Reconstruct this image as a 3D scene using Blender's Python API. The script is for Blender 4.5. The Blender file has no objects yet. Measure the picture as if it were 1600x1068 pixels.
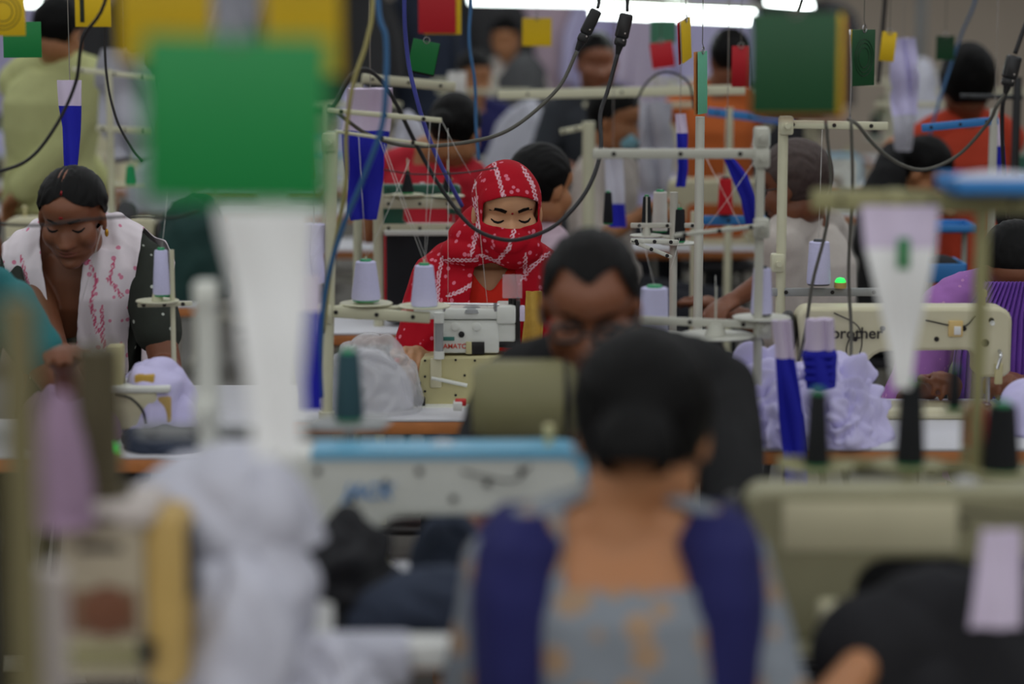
import bpy, bmesh, math, random
import numpy as np
from mathutils import Vector, Matrix, noise
from mathutils.bvhtree import BVHTree
PI = math.pi
rnd = random.Random(11)
C = bpy.context.scene.collection
FPX = 3600.0
CAM_Z = 1.70
TILT = math.atan(514 / FPX)
cT, sT = math.cos(TILT), math.sin(TILT)

def P(px, py, Y):
    """world point in the plane at distance Y seen at pixel (px, py) of the photograph"""
    d = (px - 800) / FPX; e = (534 - py) / FPX
    t = Y / (cT + e * sT)
    return Vector((d * t, Y, CAM_Z + t * (-sT + e * cT)))
def M_(px, Y):
    """metres spanned by px pixels at distance Y"""
    return px * Y * 1.005 / FPX

# ---------------------------------------------------------------- materials
def srgb(c):
    out = []
    for v in c[:3]:
        v = v / 255.0
        out.append(v / 12.92 if v <= 0.04045 else ((v + 0.055) / 1.055) ** 2.4)
    return tuple(out) + (1.0,)
MATS = {}
def mat(key, rgb, rough=0.6, metal=0.0, var=0.08, scale=14.0, bump=0.0, bscale=60.0, alpha=None, trans=0.0, sss=0.0, sheen=0.0, spec=0.4):
    if key in MATS: return MATS[key]
    m = bpy.data.materials.new(key); m.use_nodes = True
    nt = m.node_tree; b = nt.nodes['Principled BSDF']
    col = srgb(rgb)
    tc = nt.nodes.new('ShaderNodeTexCoord'); n = nt.nodes.new('ShaderNodeTexNoise')
    n.inputs['Scale'].default_value = scale; n.inputs['Detail'].default_value = 4
    nt.links.new(tc.outputs['Object'], n.inputs['Vector'])
    mx = nt.nodes.new('ShaderNodeMix'); mx.data_type = 'RGBA'
    mx.inputs[6].default_value = tuple(min(1, c * (1 - var * 1.6)) for c in col[:3]) + (1,)
    mx.inputs[7].default_value = tuple(min(1, c * (1 + var * 1.2)) for c in col[:3]) + (1,)
    nt.links.new(n.outputs['Fac'], mx.inputs[0]); nt.links.new(mx.outputs[2], b.inputs['Base Color'])
    b.inputs['Roughness'].default_value = rough; b.inputs['Metallic'].default_value = metal
    b.inputs['Specular IOR Level'].default_value = spec
    if trans: b.inputs['Transmission Weight'].default_value = trans
    if sheen: b.inputs['Sheen Weight'].default_value = sheen
    if sss:
        b.inputs['Subsurface Weight'].default_value = sss; b.inputs['Subsurface Radius'].default_value = (0.01, 0.004, 0.002)
        b.inputs['Subsurface Scale'].default_value = 0.5
    if alpha is not None: b.inputs['Alpha'].default_value = alpha
    if bump:
        n2 = nt.nodes.new('ShaderNodeTexNoise'); n2.inputs['Scale'].default_value = bscale
        nt.links.new(tc.outputs['Object'], n2.inputs['Vector'])
        bp = nt.nodes.new('ShaderNodeBump'); bp.inputs['Strength'].default_value = bump; bp.inputs['Distance'].default_value = 0.004
        nt.links.new(n2.outputs['Fac'], bp.inputs['Height']); nt.links.new(bp.outputs['Normal'], b.inputs['Normal'])
    MATS[key] = m
    return m
def emat(key, rgb, strength):
    if key in MATS: return MATS[key]
    m = bpy.data.materials.new(key); m.use_nodes = True
    b = m.node_tree.nodes['Principled BSDF']
    b.inputs['Base Color'].default_value = srgb(rgb)
    b.inputs['Emission Color'].default_value = srgb(rgb); b.inputs['Emission Strength'].default_value = strength
    MATS[key] = m
    return m
def attr_mat(key, base, deco, attr, thr=0.5, rough=0.8, dots=None, dotcol=None, dot_r=0.28, soft=0.08, bump=0.15):
    """fabric with a print: where the float attribute passes the threshold it is deco, plus optional dots"""
    m = bpy.data.materials.new(key); m.use_nodes = True
    nt = m.node_tree; b = nt.nodes['Principled BSDF']; L = nt.links.new
    b.inputs['Roughness'].default_value = rough; b.inputs['Specular IOR Level'].default_value = 0.2
    tc = nt.nodes.new('ShaderNodeTexCoord')
    cur = nt.nodes.new('ShaderNodeRGB'); cur.outputs[0].default_value = srgb(base)
    out = cur.outputs[0]
    if dots:
        v = nt.nodes.new('ShaderNodeTexVoronoi'); v.inputs['Scale'].default_value = dots
        L(tc.outputs['Object'], v.inputs['Vector'])
        r = nt.nodes.new('ShaderNodeMapRange'); r.inputs[1].default_value = dot_r; r.inputs[2].default_value = dot_r - 0.06
        r.inputs[3].default_value = 0; r.inputs[4].default_value = 1
        L(v.outputs['Distance'], r.inputs[0])
        mx = nt.nodes.new('ShaderNodeMix'); mx.data_type = 'RGBA'
        L(r.outputs[0], mx.inputs[0]); L(out, mx.inputs[6]); mx.inputs[7].default_value = srgb(dotcol or deco)
        out = mx.outputs[2]
    if attr:
        a = nt.nodes.new('ShaderNodeAttribute'); a.attribute_name = attr
        r = nt.nodes.new('ShaderNodeMapRange'); r.inputs[1].default_value = thr - soft; r.inputs[2].default_value = thr + soft
        L(a.outputs['Fac'], r.inputs[0])
        mx = nt.nodes.new('ShaderNodeMix'); mx.data_type = 'RGBA'
        L(r.outputs[0], mx.inputs[0]); L(out, mx.inputs[6]); mx.inputs[7].default_value = srgb(deco)
        out = mx.outputs[2]
    L(out, b.inputs['Base Color'])
    n2 = nt.nodes.new('ShaderNodeTexNoise'); n2.inputs['Scale'].default_value = 45
    L(tc.outputs['Object'], n2.inputs['Vector'])
    bp = nt.nodes.new('ShaderNodeBump'); bp.inputs['Strength'].default_value = bump; bp.inputs['Distance'].default_value = 0.006
    L(n2.outputs['Fac'], bp.inputs['Height']); L(bp.outputs['Normal'], b.inputs['Normal'])
    MATS[key] = m
    return m

# ---------------------------------------------------------------- mesh builder
def frame_of(d):
    d = d.normalized()
    up = Vector((0, 0, 1)) if abs(d.z) < 0.95 else Vector((0, 1, 0))
    a = d.cross(up).normalized(); b = a.cross(d).normalized()
    return a, b
class MB:
    def __init__(s): s.v = []; s.f = []
    def add(s, vs, fs):
        o = len(s.v); s.v += [Vector(v) for v in vs]; s.f += [tuple(i + o for i in f) for f in fs]; return s
    def box(s, c, size, R=None):
        c = Vector(c); h = Vector(size) / 2
        vs = [Vector((x * h.x, y * h.y, z * h.z)) for x in (-1, 1) for y in (-1, 1) for z in (-1, 1)]
        if R: vs = [R @ v for v in vs]
        return s.add([c + v for v in vs], [(0, 1, 3, 2), (4, 6, 7, 5), (0, 4, 5, 1), (2, 3, 7, 6), (0, 2, 6, 4), (1, 5, 7, 3)])
    def rbox(s, c, size, r=0.004, R=None, n=3):
        """box with rounded edges along z-sections (chamfered all round)"""
        c = Vector(c); hx, hy, hz = (x / 2 for x in size); r = min(r, hx * .95, hy * .95, hz * .95)
        zs = [(-hz, r), (-hz + r * .3, r * .3), (-hz + r, 0), (hz - r, 0), (hz - r * .3, r * .3), (hz, r)]
        vs = []; fs = []
        m = 4 * (n + 1)
        for z, ins in zs:
            for q, (sx, sy) in enumerate(((1, 1), (-1, 1), (-1, -1), (1, -1))):
                for k in range(n + 1):
                    a = PI / 2 * q + PI / 2 * k / n
                    vs.append(Vector((sx * (hx - r) + (r - ins) * math.cos(a), sy * (hy - r) + (r - ins) * math.sin(a), z)))
        for i in range(len(zs) - 1):
            for k in range(m):
                fs.append((i * m + k, i * m + (k + 1) % m, (i + 1) * m + (k + 1) % m, (i + 1) * m + k))
        fs.append(tuple(reversed(range(m)))); fs.append(tuple((len(zs) - 1) * m + k for k in range(m)))
        if R: vs = [R @ v for v in vs]
        return s.add([c + v for v in vs], fs)
    def tube(s, pts, r, n=8, cap=True):
        pts = [Vector(p) for p in pts]; rs = r if isinstance(r, (list, tuple)) else [r] * len(pts)
        vs = []; fs = []; a = None
        for i, p in enumerate(pts):
            d = (pts[min(i + 1, len(pts) - 1)] - pts[max(i - 1, 0)])
            if d.length < 1e-9: d = Vector((0, 0, 1))
            d.normalize()
            if a is None: a, b = frame_of(d)
            else:
                a = (a - d * a.dot(d)); a = a.normalized() if a.length > 1e-6 else frame_of(d)[0]
                b = a.cross(d).normalized()
            for k in range(n):
                t = 2 * PI * k / n
                vs.append(p + (a * math.cos(t) + b * math.sin(t)) * rs[i])
        for i in range(len(pts) - 1):
            for k in range(n):
                fs.append((i * n + k, i * n + (k + 1) % n, (i + 1) * n + (k + 1) % n, (i + 1) * n + k))
        if cap: fs.append(tuple(reversed(range(n)))); fs.append(tuple((len(pts) - 1) * n + k for k in range(n)))
        return s.add(vs, fs)
    def cyl(s, p0, p1, r, r1=None, n=16): return s.tube([p0, p1], [r, r if r1 is None else r1], n)
    def lathe(s, prof, o=(0, 0, 0), axis=(0, 0, 1), n=24):
        """prof: (radius, height) pairs along the axis"""
        o = Vector(o); ax = Vector(axis).normalized(); a, b = frame_of(ax); vs = []; fs = []
        for r, h in prof:
            for k in range(n):
                t = 2 * PI * k / n; vs.append(o + ax * h + (a * math.cos(t) + b * math.sin(t)) * max(r, 1e-5))
        for i in range(len(prof) - 1):
            for k in range(n):
                fs.append((i * n + k, i * n + (k + 1) % n, (i + 1) * n + (k + 1) % n, (i + 1) * n + k))
        fs.append(tuple(reversed(range(n)))); fs.append(tuple((len(prof) - 1) * n + k for k in range(n)))
        return s.add(vs, fs)
    def ell(s, c, r, R=None, u=24, w=16):
        c = Vector(c); vs = [Vector((0, 0, -r[2]))]; fs = []
        for i in range(1, w):
            ph = -PI / 2 + PI * i / w
            for k in range(u):
                t = 2 * PI * k / u
                vs.append(Vector((r[0] * math.cos(ph) * math.cos(t), r[1] * math.cos(ph) * math.sin(t), r[2] * math.sin(ph))))
        vs.append(Vector((0, 0, r[2]))); top = len(vs) - 1
        for k in range(u):
            fs.append((0, 1 + (k + 1) % u, 1 + k)); fs.append((top, 1 + (w - 2) * u + k, 1 + (w - 2) * u + (k + 1) % u))
        for i in range(w - 2):
            for k in range(u):
                fs.append((1 + i * u + k, 1 + i * u + (k + 1) % u, 1 + (i + 1) * u + (k + 1) % u, 1 + (i + 1) * u + k))
        if R: vs = [R @ v for v in vs]
        return s.add([c + v for v in vs], fs)
    def limb(s, pts, rs, n=16):
        """tapered chain with round joints, closed volumes overlapping"""
        pts = [Vector(p) for p in pts]
        for i in range(len(pts) - 1):
            s.tube([pts[i], pts[i].lerp(pts[i + 1], .5), pts[i + 1]], [rs[i], (rs[i] + rs[i + 1]) / 2, rs[i + 1]], n)
        for p, r in zip(pts, rs): s.ell(p, (r, r, r), u=n, w=max(6, n // 2))
        return s
    def loft(s, rings, n=28, pw=2.4):
        """rings: (centre, half-width vector, half-depth vector)"""
        vs = []; fs = []
        for c, a, b in rings:
            for k in range(n):
                t = 2 * PI * k / n; ct, st = math.cos(t), math.sin(t)
                q = (abs(ct) ** pw + abs(st) ** pw) ** (-1 / pw)
                vs.append(Vector(c) + Vector(a) * ct * q + Vector(b) * st * q)
        for i in range(len(rings) - 1):
            for k in range(n):
                fs.append((i * n + k, i * n + (k + 1) % n, (i + 1) * n + (k + 1) % n, (i + 1) * n + k))
        fs.append(tuple(reversed(range(n)))); fs.append(tuple((len(rings) - 1) * n + k for k in range(n)))
        return s.add(vs, fs)
    def prism(s, poly, o, ax, ay, depth):
        """polygon in the (ax, ay) plane through o, thickened by the vector depth, centred"""
        o = Vector(o); ax = Vector(ax); ay = Vector(ay); dp = Vector(depth) / 2; n = len(poly)
        vs = [o + ax * x + ay * y - dp for x, y in poly] + [o + ax * x + ay * y + dp for x, y in poly]
        fs = [tuple(range(n)), tuple(reversed(range(n, 2 * n)))] + [(i, i + n, (i + 1) % n + n, (i + 1) % n) for i in range(n)]
        return s.add(vs, fs)
    def sheet(s, grid, th=0.0015):
        """closed thin slab from a grid of points"""
        R_, Q = len(grid), len(grid[0]); N = []
        for i in range(R_):
            for j in range(Q):
                a = Vector(grid[min(i + 1, R_ - 1)][j]) - Vector(grid[max(i - 1, 0)][j])
                b = Vector(grid[i][min(j + 1, Q - 1)]) - Vector(grid[i][max(j - 1, 0)])
                c = a.cross(b); N.append(c.normalized() if c.length > 1e-12 else Vector((0, 1, 0)))
        flat = [Vector(p) for row in grid for p in row]; K = len(flat)
        vs = [p + n * th / 2 for p, n in zip(flat, N)] + [p - n * th / 2 for p, n in zip(flat, N)]
        fs = []
        for i in range(R_ - 1):
            for j in range(Q - 1):
                a = i * Q + j; fs.append((a, a + 1, a + Q + 1, a + Q)); fs.append((a + K, a + Q + K, a + Q + 1 + K, a + 1 + K))
        loop = [j for j in range(Q)] + [i * Q + Q - 1 for i in range(1, R_)] + [(R_ - 1) * Q + j for j in range(Q - 2, -1, -1)] + [i * Q for i in range(R_ - 2, 0, -1)]
        for i in range(len(loop)):
            a, b = loop[i], loop[(i + 1) % len(loop)]; fs.append((a, a + K, b + K, b))
        return s.add(vs, fs)
    def xf(s, Mx):
        s.v = [Mx @ v for v in s.v]; return s
    def mesh(s, name):
        me = bpy.data.meshes.new(name); me.from_pydata([tuple(v) for v in s.v], [], s.f); me.update(); return me
    def build(s, name, m=None, parent=None, world=False, smooth=True, bevel=0, angle=40, recalc=True, base=True):
        me = s.mesh(name)
        if recalc:
            bm = bmesh.new(); bm.from_mesh(me); bmesh.ops.recalc_face_normals(bm, faces=bm.faces); bm.to_mesh(me); bm.free()
        return link(me, name, m, parent, world, smooth, bevel, angle)
def link(me, name, m=None, parent=None, world=False, smooth=True, bevel=0, angle=40):
    o = bpy.data.objects.new(name, me); C.objects.link(o)
    if m: me.materials.clear(); me.materials.append(m)
    if parent is not None:
        o.parent = parent
        if world:
            L = Vector(parent.location)
            if parent.parent is not None: L = L + Vector(parent.parent.location)
            me.transform(Matrix.Translation(-L))
    else:
        co = np.empty(len(me.vertices) * 3); me.vertices.foreach_get('co', co); co = co.reshape(-1, 3)
        c = Vector(((co[:, 0].min() + co[:, 0].max()) / 2, (co[:, 1].min() + co[:, 1].max()) / 2, co[:, 2].min()))
        me.transform(Matrix.Translation(-c)); o.location = c
    if smooth:
        for p in me.polygons: p.use_smooth = True
        if angle < 180: me.set_sharp_from_angle(angle=math.radians(angle))
    if bevel:
        b = o.modifiers.new('bevel', 'BEVEL'); b.width = bevel; b.segments = 2; b.limit_method = 'ANGLE'; b.angle_limit = math.radians(50)
    return o
def tag(o, label=None, cat=None, group=None, kind=None):
    if label: o['label'] = label
    if cat: o['category'] = cat
    if group: o['group'] = group
    if kind: o['kind'] = kind
    return o
def thing(name, label, cat, loc, group=None, rz=0.0):
    o = bpy.data.objects.new(name, None); o.empty_display_size = .05; C.objects.link(o)
    o.location = loc; o.rotation_euler = (0, 0, rz)
    return tag(o, label, cat, group)
def dup(src, loc, rz=None, label=None, group=None, scale=None):
    def rec(o, par):
        c = o.copy(); C.objects.link(c); c.parent = par
        for ch in list(o.children): rec(ch, c)
        return c
    r = rec(src, None); r.location = loc
    if rz is not None: r.rotation_euler = (0, 0, rz)
    if scale: r.scale = (scale,) * 3
    if label: r['label'] = label
    if group: r['group'] = group
    return r
def catmull(pts, n=8):
    pts = [Vector(p) for p in pts]; q = [pts[0] * 2 - pts[1]] + pts + [pts[-1] * 2 - pts[-2]]; out = []
    for i in range(1, len(q) - 2):
        for k in range(n):
            t = k / n
            out.append(0.5 * ((2 * q[i]) + (q[i + 1] - q[i - 1]) * t + (2 * q[i - 1] - 5 * q[i] + 4 * q[i + 1] - q[i + 2]) * t * t + (3 * q[i] - q[i - 1] - 3 * q[i + 1] + q[i + 2]) * t ** 3))
    out.append(pts[-1]); return out
def remeshed(mb, voxel, name, smooth_it=4, factor=0.5):
    me = mb.mesh('tmp')
    o = bpy.data.objects.new('tmp', me); C.objects.link(o)
    r = o.modifiers.new('r', 'REMESH'); r.mode = 'VOXEL'; r.voxel_size = voxel
    s = o.modifiers.new('s', 'SMOOTH'); s.iterations = smooth_it; s.factor = factor
    dg = bpy.context.evaluated_depsgraph_get(); dg.update()
    out = bpy.data.meshes.new_from_object(o.evaluated_get(dg)); out.name = name
    bpy.data.objects.remove(o); bpy.data.meshes.remove(me)
    return out
def get_co(me):
    co = np.empty(len(me.vertices) * 3, dtype=np.float64); me.vertices.foreach_get('co', co); return co.reshape(-1, 3)
def set_co(me, co):
    me.vertices.foreach_set('co', co.reshape(-1)); me.update()
def get_no(me):
    no = np.empty(len(me.vertices) * 3, dtype=np.float32); me.vertex_normals.foreach_get('vector', no); return no.reshape(-1, 3).astype(float)
def drop_verts(me, mask):
    bm = bmesh.new(); bm.from_mesh(me); bm.verts.ensure_lookup_table()
    bmesh.ops.delete(bm, geom=[bm.verts[i] for i in np.nonzero(mask)[0]], context='VERTS')
    bm.to_mesh(me); bm.free(); me.update()
def wrinkle(me, amp, freq, seed=0, stretch=(1, 1, 1), ridge=True):
    co = get_co(me); no = get_no(me); off = Vector((seed * 3.1, seed * 1.7, seed * .9))
    d = np.empty(len(co))
    for i, p in enumerate(co):
        q = Vector((p[0] * freq * stretch[0], p[1] * freq * stretch[1], p[2] * freq * stretch[2])) + off
        w = noise.noise(q * .6 + Vector((7, 3, 1))) * 1.2
        v = noise.noise(q + Vector((w, w, w)))
        d[i] = (1 - abs(v) * 2.6) if ridge else v
    set_co(me, co + no * (d * amp)[:, None])
def bvh_of(me):
    return BVHTree.FromPolygons([v.co.copy() for v in me.vertices], [tuple(p.vertices) for p in me.polygons])
def text_mesh(txt, size, name, shear=0.0, depth=0.0008, spacing=1.0):
    cu = bpy.data.curves.new(name, 'FONT'); cu.body = txt; cu.size = size; cu.extrude = depth; cu.shear = shear
    cu.align_x = 'CENTER'; cu.align_y = 'CENTER'; cu.space_character = spacing; cu.offset = size * 0.012
    o = bpy.data.objects.new(name, cu); C.objects.link(o)
    dg = bpy.context.evaluated_depsgraph_get(); dg.update()
    me = bpy.data.meshes.new_from_object(o.evaluated_get(dg)); bpy.data.objects.remove(o); bpy.data.curves.remove(cu)
    me.name = name
    return me

def smooth_edge(me, it=6):
    """even out the ragged rim left by a cut"""
    bm = bmesh.new(); bm.from_mesh(me)
    rim = [v for v in bm.verts if v.is_boundary]
    for _ in range(it):
        new = {}
        for v in rim:
            nb = [e.other_vert(v).co for e in v.link_edges if e.is_boundary]
            if len(nb) == 2: new[v] = v.co * .4 + (nb[0] + nb[1]) * .3
        for v, c in new.items(): v.co = c
    bm.to_mesh(me); bm.free(); me.update()
# ================================================================ people
def ik(a, b, l1, l2, pole):
    a, b = Vector(a), Vector(b); d = b - a; L = min(d.length, (l1 + l2) * .999); dn = d.normalized()
    x = (l1 * l1 - l2 * l2 + L * L) / (2 * L); h = math.sqrt(max(l1 * l1 - x * x, 0))
    pl = Vector(pole); pl = (pl - dn * pl.dot(dn)).normalized()
    return a + dn * x + pl * h, a + dn * L
def hand(mb, wrist, d, nrm, side, curl=0.5, s=1.0):
    """palm, four unequal bent fingers and a thumb; d = pointing direction, nrm = back of the hand"""
    d = Vector(d).normalized(); nrm = Vector(nrm); nrm = (nrm - d * nrm.dot(d)).normalized(); x = d.cross(nrm).normalized() * side
    W = Vector(wrist)
    R = Matrix((x, d, nrm)).transposed()
    mb.ell(W + d * .045 * s, (.041 * s, .052 * s, .016 * s), R=R, u=20, w=12)
    mb.limb([W, W + d * .035 * s], [.026 * s, .027 * s], 12)
    for k, (off, ln) in enumerate(((-.030, .062), (-.010, .072), (.011, .068), (.031, .052))):
        p = W + d * (.082 - abs(off) * .25) * s + x * off * s; pts = [p - d * .02 * s]; rs = [.0098 * s]; a = 0.15
        pts.append(p); rs.append(.0096 * s)
        for q, f in enumerate((.45, .32, .23)):
            a += curl * (0.75, 0.9, 0.5)[q]
            p = p + (d * math.cos(a) - nrm * math.sin(a) + x * off * 1.2) * ln * f * s
            pts.append(p); rs.append((.0088, .0080, .0070)[q] * s)
        mb.limb(pts, rs, 10)
    p = W + d * .022 * s - x * .030 * s
    q1 = p + (d * .75 - x * .65 - nrm * .25).normalized() * .036 * s
    q2 = q1 + (d * .95 - x * .15 - nrm * .35).normalized() * .028 * s
    q3 = q2 + (d * .95 + x * .2 - nrm * .35).normalized() * .022 * s
    mb.limb([W + d * .012 * s - x * .015 * s, p, q1, q2, q3], [.016 * s, .0145 * s, .0118 * s, .0102 * s, .0085 * s], 10)

def face_disp(co, HMi, hs, nose=1.0, lid=1.0):
    n = len(co); h = np.c_[co, np.ones(n)] @ np.array(HMi).T; x, y, z = h[:, 0] / hs, h[:, 1] / hs, h[:, 2] / hs
    g = lambda cx, cz, sx, sz: np.exp(-((x - cx) / sx) ** 2 / 2 - ((z - cz) / sz) ** 2 / 2)
    D = np.zeros(n)
    t = np.clip((.012 - z) / .048, 0, 1)
    D += nose * (.004 + .017 * t) * np.exp(-(x / (.0075 + .0035 * t)) ** 2 / 2) * (1 / (1 + np.exp((z - .014) / .004))) * (1 / (1 + np.exp(-(z + .046) / .0022)))
    D += nose * .006 * (g(.012, -.039, .006, .006) + g(-.012, -.039, .006, .006))
    for sx in (-1, 1):
        D += -.011 * g(sx * .031, .004, .017, .011)
        D += .0075 * lid * g(sx * .031, .000, .0115, .0085)
        D += .0035 * g(sx * .030, .021, .017, .006)
        D += .005 * g(sx * .045, -.026, .016, .013)
        D += -.004 * g(sx * .040, -.060, .014, .016)
    D += .0065 * g(0, -.0575, .017, .0042) + .0075 * g(0, -.0685, .015, .0048) - .003 * g(0, -.063, .02, .0018) - .003 * g(0, -.080, .016, .005)
    D += .008 * g(0, -.098, .015, .010) + .003 * g(0, .055, .035, .02)
    w = np.clip((-.035 - y) / .02, 0, 1) * (np.abs(z) < .16) * (np.abs(x) < .1)
    front = np.array(HMi.inverted().to_3x3() @ Vector((0, -1, 0)))
    return co + (D * w * hs)[:, None] * front[None, :]

def strip_on(bvh, HM, hs, pts, widths, lift, name, m, parent, cols=5):
    """narrow patch laid on the face: pts in head (x, z), half widths per point"""
    f = (HM.to_3x3() @ Vector((0, 1, 0))).normalized(); grid = []
    for i, (x, z) in enumerate(pts):
        a = Vector(pts[max(i - 1, 0)]); b = Vector(pts[min(i + 1, len(pts) - 1)]); t = (b - a).normalized(); nn = Vector((-t.y, t.x)); row = []
        for k in range(cols):
            u = (k / (cols - 1) * 2 - 1) * widths[i]; o = HM @ (Vector((x + nn.x * u, -.16, z + nn.y * u)) * hs)
            hit, no, _, _ = bvh.ray_cast(o, f)
            if hit is None: hit = HM @ (Vector((x + nn.x * u, -.08, z + nn.y * u)) * hs)
            row.append(hit - f * lift)
        grid.append(row)
    mb = MB(); mb.sheet(grid, .0006)
    return mb.build(name, m, parent, angle=180)

PEOPLE = {}
def person(name_label, loc, yaw=0, seat=0.46, sh=(0, -.10, 1.03), head=(0, -.16, 1.20), pitch=25, hyaw=0, hroll=0, hs=1.0, sw=.165,
           skin='skin', hands=((-.18, -.38, .82), (.18, -.38, .82)), shirt='shirt', sleeve=.5, shirt_inf=.012, voxel=.006,
           trousers='trousers_dark', hair='hair', hair_off=(0, .012, .018), hair_r=(.081, .098, .094), bun=None, hairline=None, stool=True,
           stand=False, features=True, eyes_open=False, curl=.6, group=None, neck_cut=None, shirt_w=1.0, wr=.0025, elbow_out=.5, hand_dir=None, pole=None, brow=True, ears=True, chest=1.0):
    R = thing('person', name_label, 'person', (loc[0], loc[1], 0), group, math.radians(yaw))
    sh = Vector(sh); HC = Vector(head)
    HM = Matrix.Translation(HC) @ Matrix.Rotation(math.radians(hyaw), 4, 'Z') @ Matrix.Rotation(math.radians(hroll), 4, 'Y') @ Matrix.Rotation(math.radians(pitch), 4, 'X')
    HR = HM.to_3x3()
    hz = .92 if stand else seat + .07
    pel = Vector((0, 0, hz + (0 if stand else .03))); nb = sh + Vector((0, .005, .045))
    sp = lambda t: pel.lerp(sh, t) + Vector((0, .02 * math.sin(t * PI), 0))
    ax = Vector((1, 0, 0))
    def torso(mb, inf=0.0, top=True, w=1.0, waist=1.0):
        tilt = (sh - pel).normalized(); dp = Vector((0, tilt.z, -tilt.y))
        ww = [(0, .150, .105), (.18, .150, .11), (.38, .128 * waist, .098), (.6, .138, .108 * chest), (.8, .150, .112 * chest), (.93, .150, .088), (1.03, .10, .062)]
        mb.loft([(sp(t) if t <= 1 else sh + tilt * (t - 1) * .5, ax * (a * w + inf), dp * (b + inf)) for t, a, b in ww], 32, 2.3)
        for s_ in (-1, 1):
            mb.limb([sh + Vector((s_ * (sw - .035), 0, .003)), nb + Vector((s_ * .03, 0, .0))], [.050 + inf, .042 + inf])
    arms = []
    for s_, hd in zip((-1, 1), hands):
        S = sh + Vector((s_ * sw, 0, -.028))
        pl = pole[0 if s_ < 0 else 1] if pole else Vector((s_ * elbow_out, .25, -1))
        E, Wr = ik(S, hd, .275, .245, pl); arms.append((S, E, Wr, s_))
    K = []; 
    for s_ in (-1, 1):
        hipj = pel + Vector((s_ * .085, 0, -.01))
        if stand: kn = Vector((s_ * .10, -.02, .50)); an = Vector((s_ * .11, .01, .09))
        else: kn = Vector((s_ * .12, -.42, seat + .08)); an = Vector((s_ * .12, -.40, .09))
        K.append((hipj, kn, an))
    b = MB(); torso(b)
    for S, E, Wr, s_ in arms:
        b.limb([S, S.lerp(E, .5), E], [.050, .045, .038], 16); b.limb([E, E.lerp(Wr, .35), Wr], [.038, .037, .0245], 16)
        d = (Wr - E).normalized() if hand_dir is None else Vector(hand_dir[0 if s_ < 0 else 1])
        hand(b, Wr, d, Vector((-s_ * .25, -.1, 1)), s_, curl)
    for h_, k_, a_ in K:
        b.limb([h_, h_.lerp(k_, .5), k_], [.088, .074, .056], 16); b.limb([k_, k_.lerp(a_, .35), a_], [.056, .054, .036], 16)
        b.limb([a_ + Vector((0, .02, -.04)), a_ + Vector((0, -.09, -.055)), a_ + Vector((0, -.16, -.062))], [.036, .034, .024], 12)
    T = lambda p: HM @ (Vector(p) * hs)
    el = lambda p, r: b.ell(T(p), tuple(v * hs for v in r), R=HR, u=32, w=20)
    el((0, .014, .028), (.073, .092, .088)); el((0, -.028, -.045), (.059, .054, .070)); el((0, -.050, -.092), (.028, .026, .024))
    el((0, -.022, .035), (.064, .062, .055))
    for s_ in (-1, 1):
        el((s_ * .034, -.040, -.030), (.033, .034, .042)); el((s_ * .045, -.008, -.062), (.022, .034, .032))
        if ears: b.ell(T((s_ * .074, .004, -.010)), (.009 * hs, .019 * hs, .031 * hs), R=HR @ Matrix.Rotation(s_ * .35, 3, 'Z'), u=16, w=12)
    b.limb([nb + Vector((0, .005, -.04)), nb + Vector((0, 0, .02)), T((0, .020, -.055))], [.062, .054, .052 * hs], 20)
    me = remeshed(b, voxel, 'body', 5, .5)
    if features or True: set_co(me, face_disp(get_co(me), HM.inverted(), hs))
    body = link(me, 'body', MATS[skin], R, angle=180)
    bv = bvh_of(me) if features else None
    if features:
        dk = MATS['hair']; 
        for s_ in (-1, 1):
            if brow: strip_on(bv, HM, hs, [(s_ * .014, .0185), (s_ * .026, .0235), (s_ * .038, .0245), (s_ * .050, .0185)], [.0044, .0046, .0038, .0014], .0007, 'eyebrow', dk, R)
            strip_on(bv, HM, hs, [(s_ * .0175, -.0030), (s_ * .024, -.0068), (s_ * .032, -.0082), (s_ * .040, -.0062), (s_ * .0465, -.0015)], [.0012, .0020, .0024, .0022, .0014], .0010, 'eyelashes', dk, R)
        lp = MATS['lips']
        strip_on(bv, HM, hs, [(-.023, -.0615), (-.012, -.0580), (0, -.0585), (.012, -.0580), (.023, -.0615)], [.0008, .0034, .0036, .0034, .0008], .0005, 'upper_lip', lp, R)
        strip_on(bv, HM, hs, [(-.021, -.0635), (-.010, -.0685), (0, -.0695), (.010, -.0685), (.021, -.0635)], [.0008, .0034, .0042, .0034, .0008], .0005, 'lower_lip', lp, R)
        for s_ in (-1, 1):
            strip_on(bv, HM, hs, [(s_ * .0062, -.0455), (s_ * .0095, -.0462)], [.0018, .0018], .0002, 'nostril', dk, R)
    # shirt
    g = MB(); torso(g, shirt_inf, w=shirt_w)
    if not stand: g.loft([(pel + Vector((0, 0, -.07)), ax * .185, Vector((0, .15, 0))), (pel + Vector((0, 0, .02)), ax * .175, Vector((0, .13, 0))), (pel + Vector((0, 0, .12)), ax * .165, Vector((0, .12, 0)))], 28)
    for S, E, Wr, s_ in arms:
        L1 = (E - S).length; tot = L1 + (Wr - E).length; q = sleeve * tot
        g.ell(S, (.053 + shirt_inf,) * 3)
        if q <= L1: g.limb([S, S.lerp(E, q / L1)], [.052 + shirt_inf, .047 + shirt_inf])
        else: g.limb([S, S.lerp(E, .5), E, E.lerp(Wr, (q - L1) / (tot - L1))], [.052 + shirt_inf, .046 + shirt_inf, .040 + shirt_inf, .030 + shirt_inf])
    gm = remeshed(g, max(voxel, .007), 'shirt', 4, .5)
    wrinkle(gm, wr, 16, seed=int(loc[0] * 7) % 9, stretch=(1, 1, .55))
    if neck_cut is not None:
        co = get_co(gm); drop_verts(gm, np.array([bool(neck_cut(p[0], p[1], p[2])) for p in co])); smooth_edge(gm)
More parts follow.
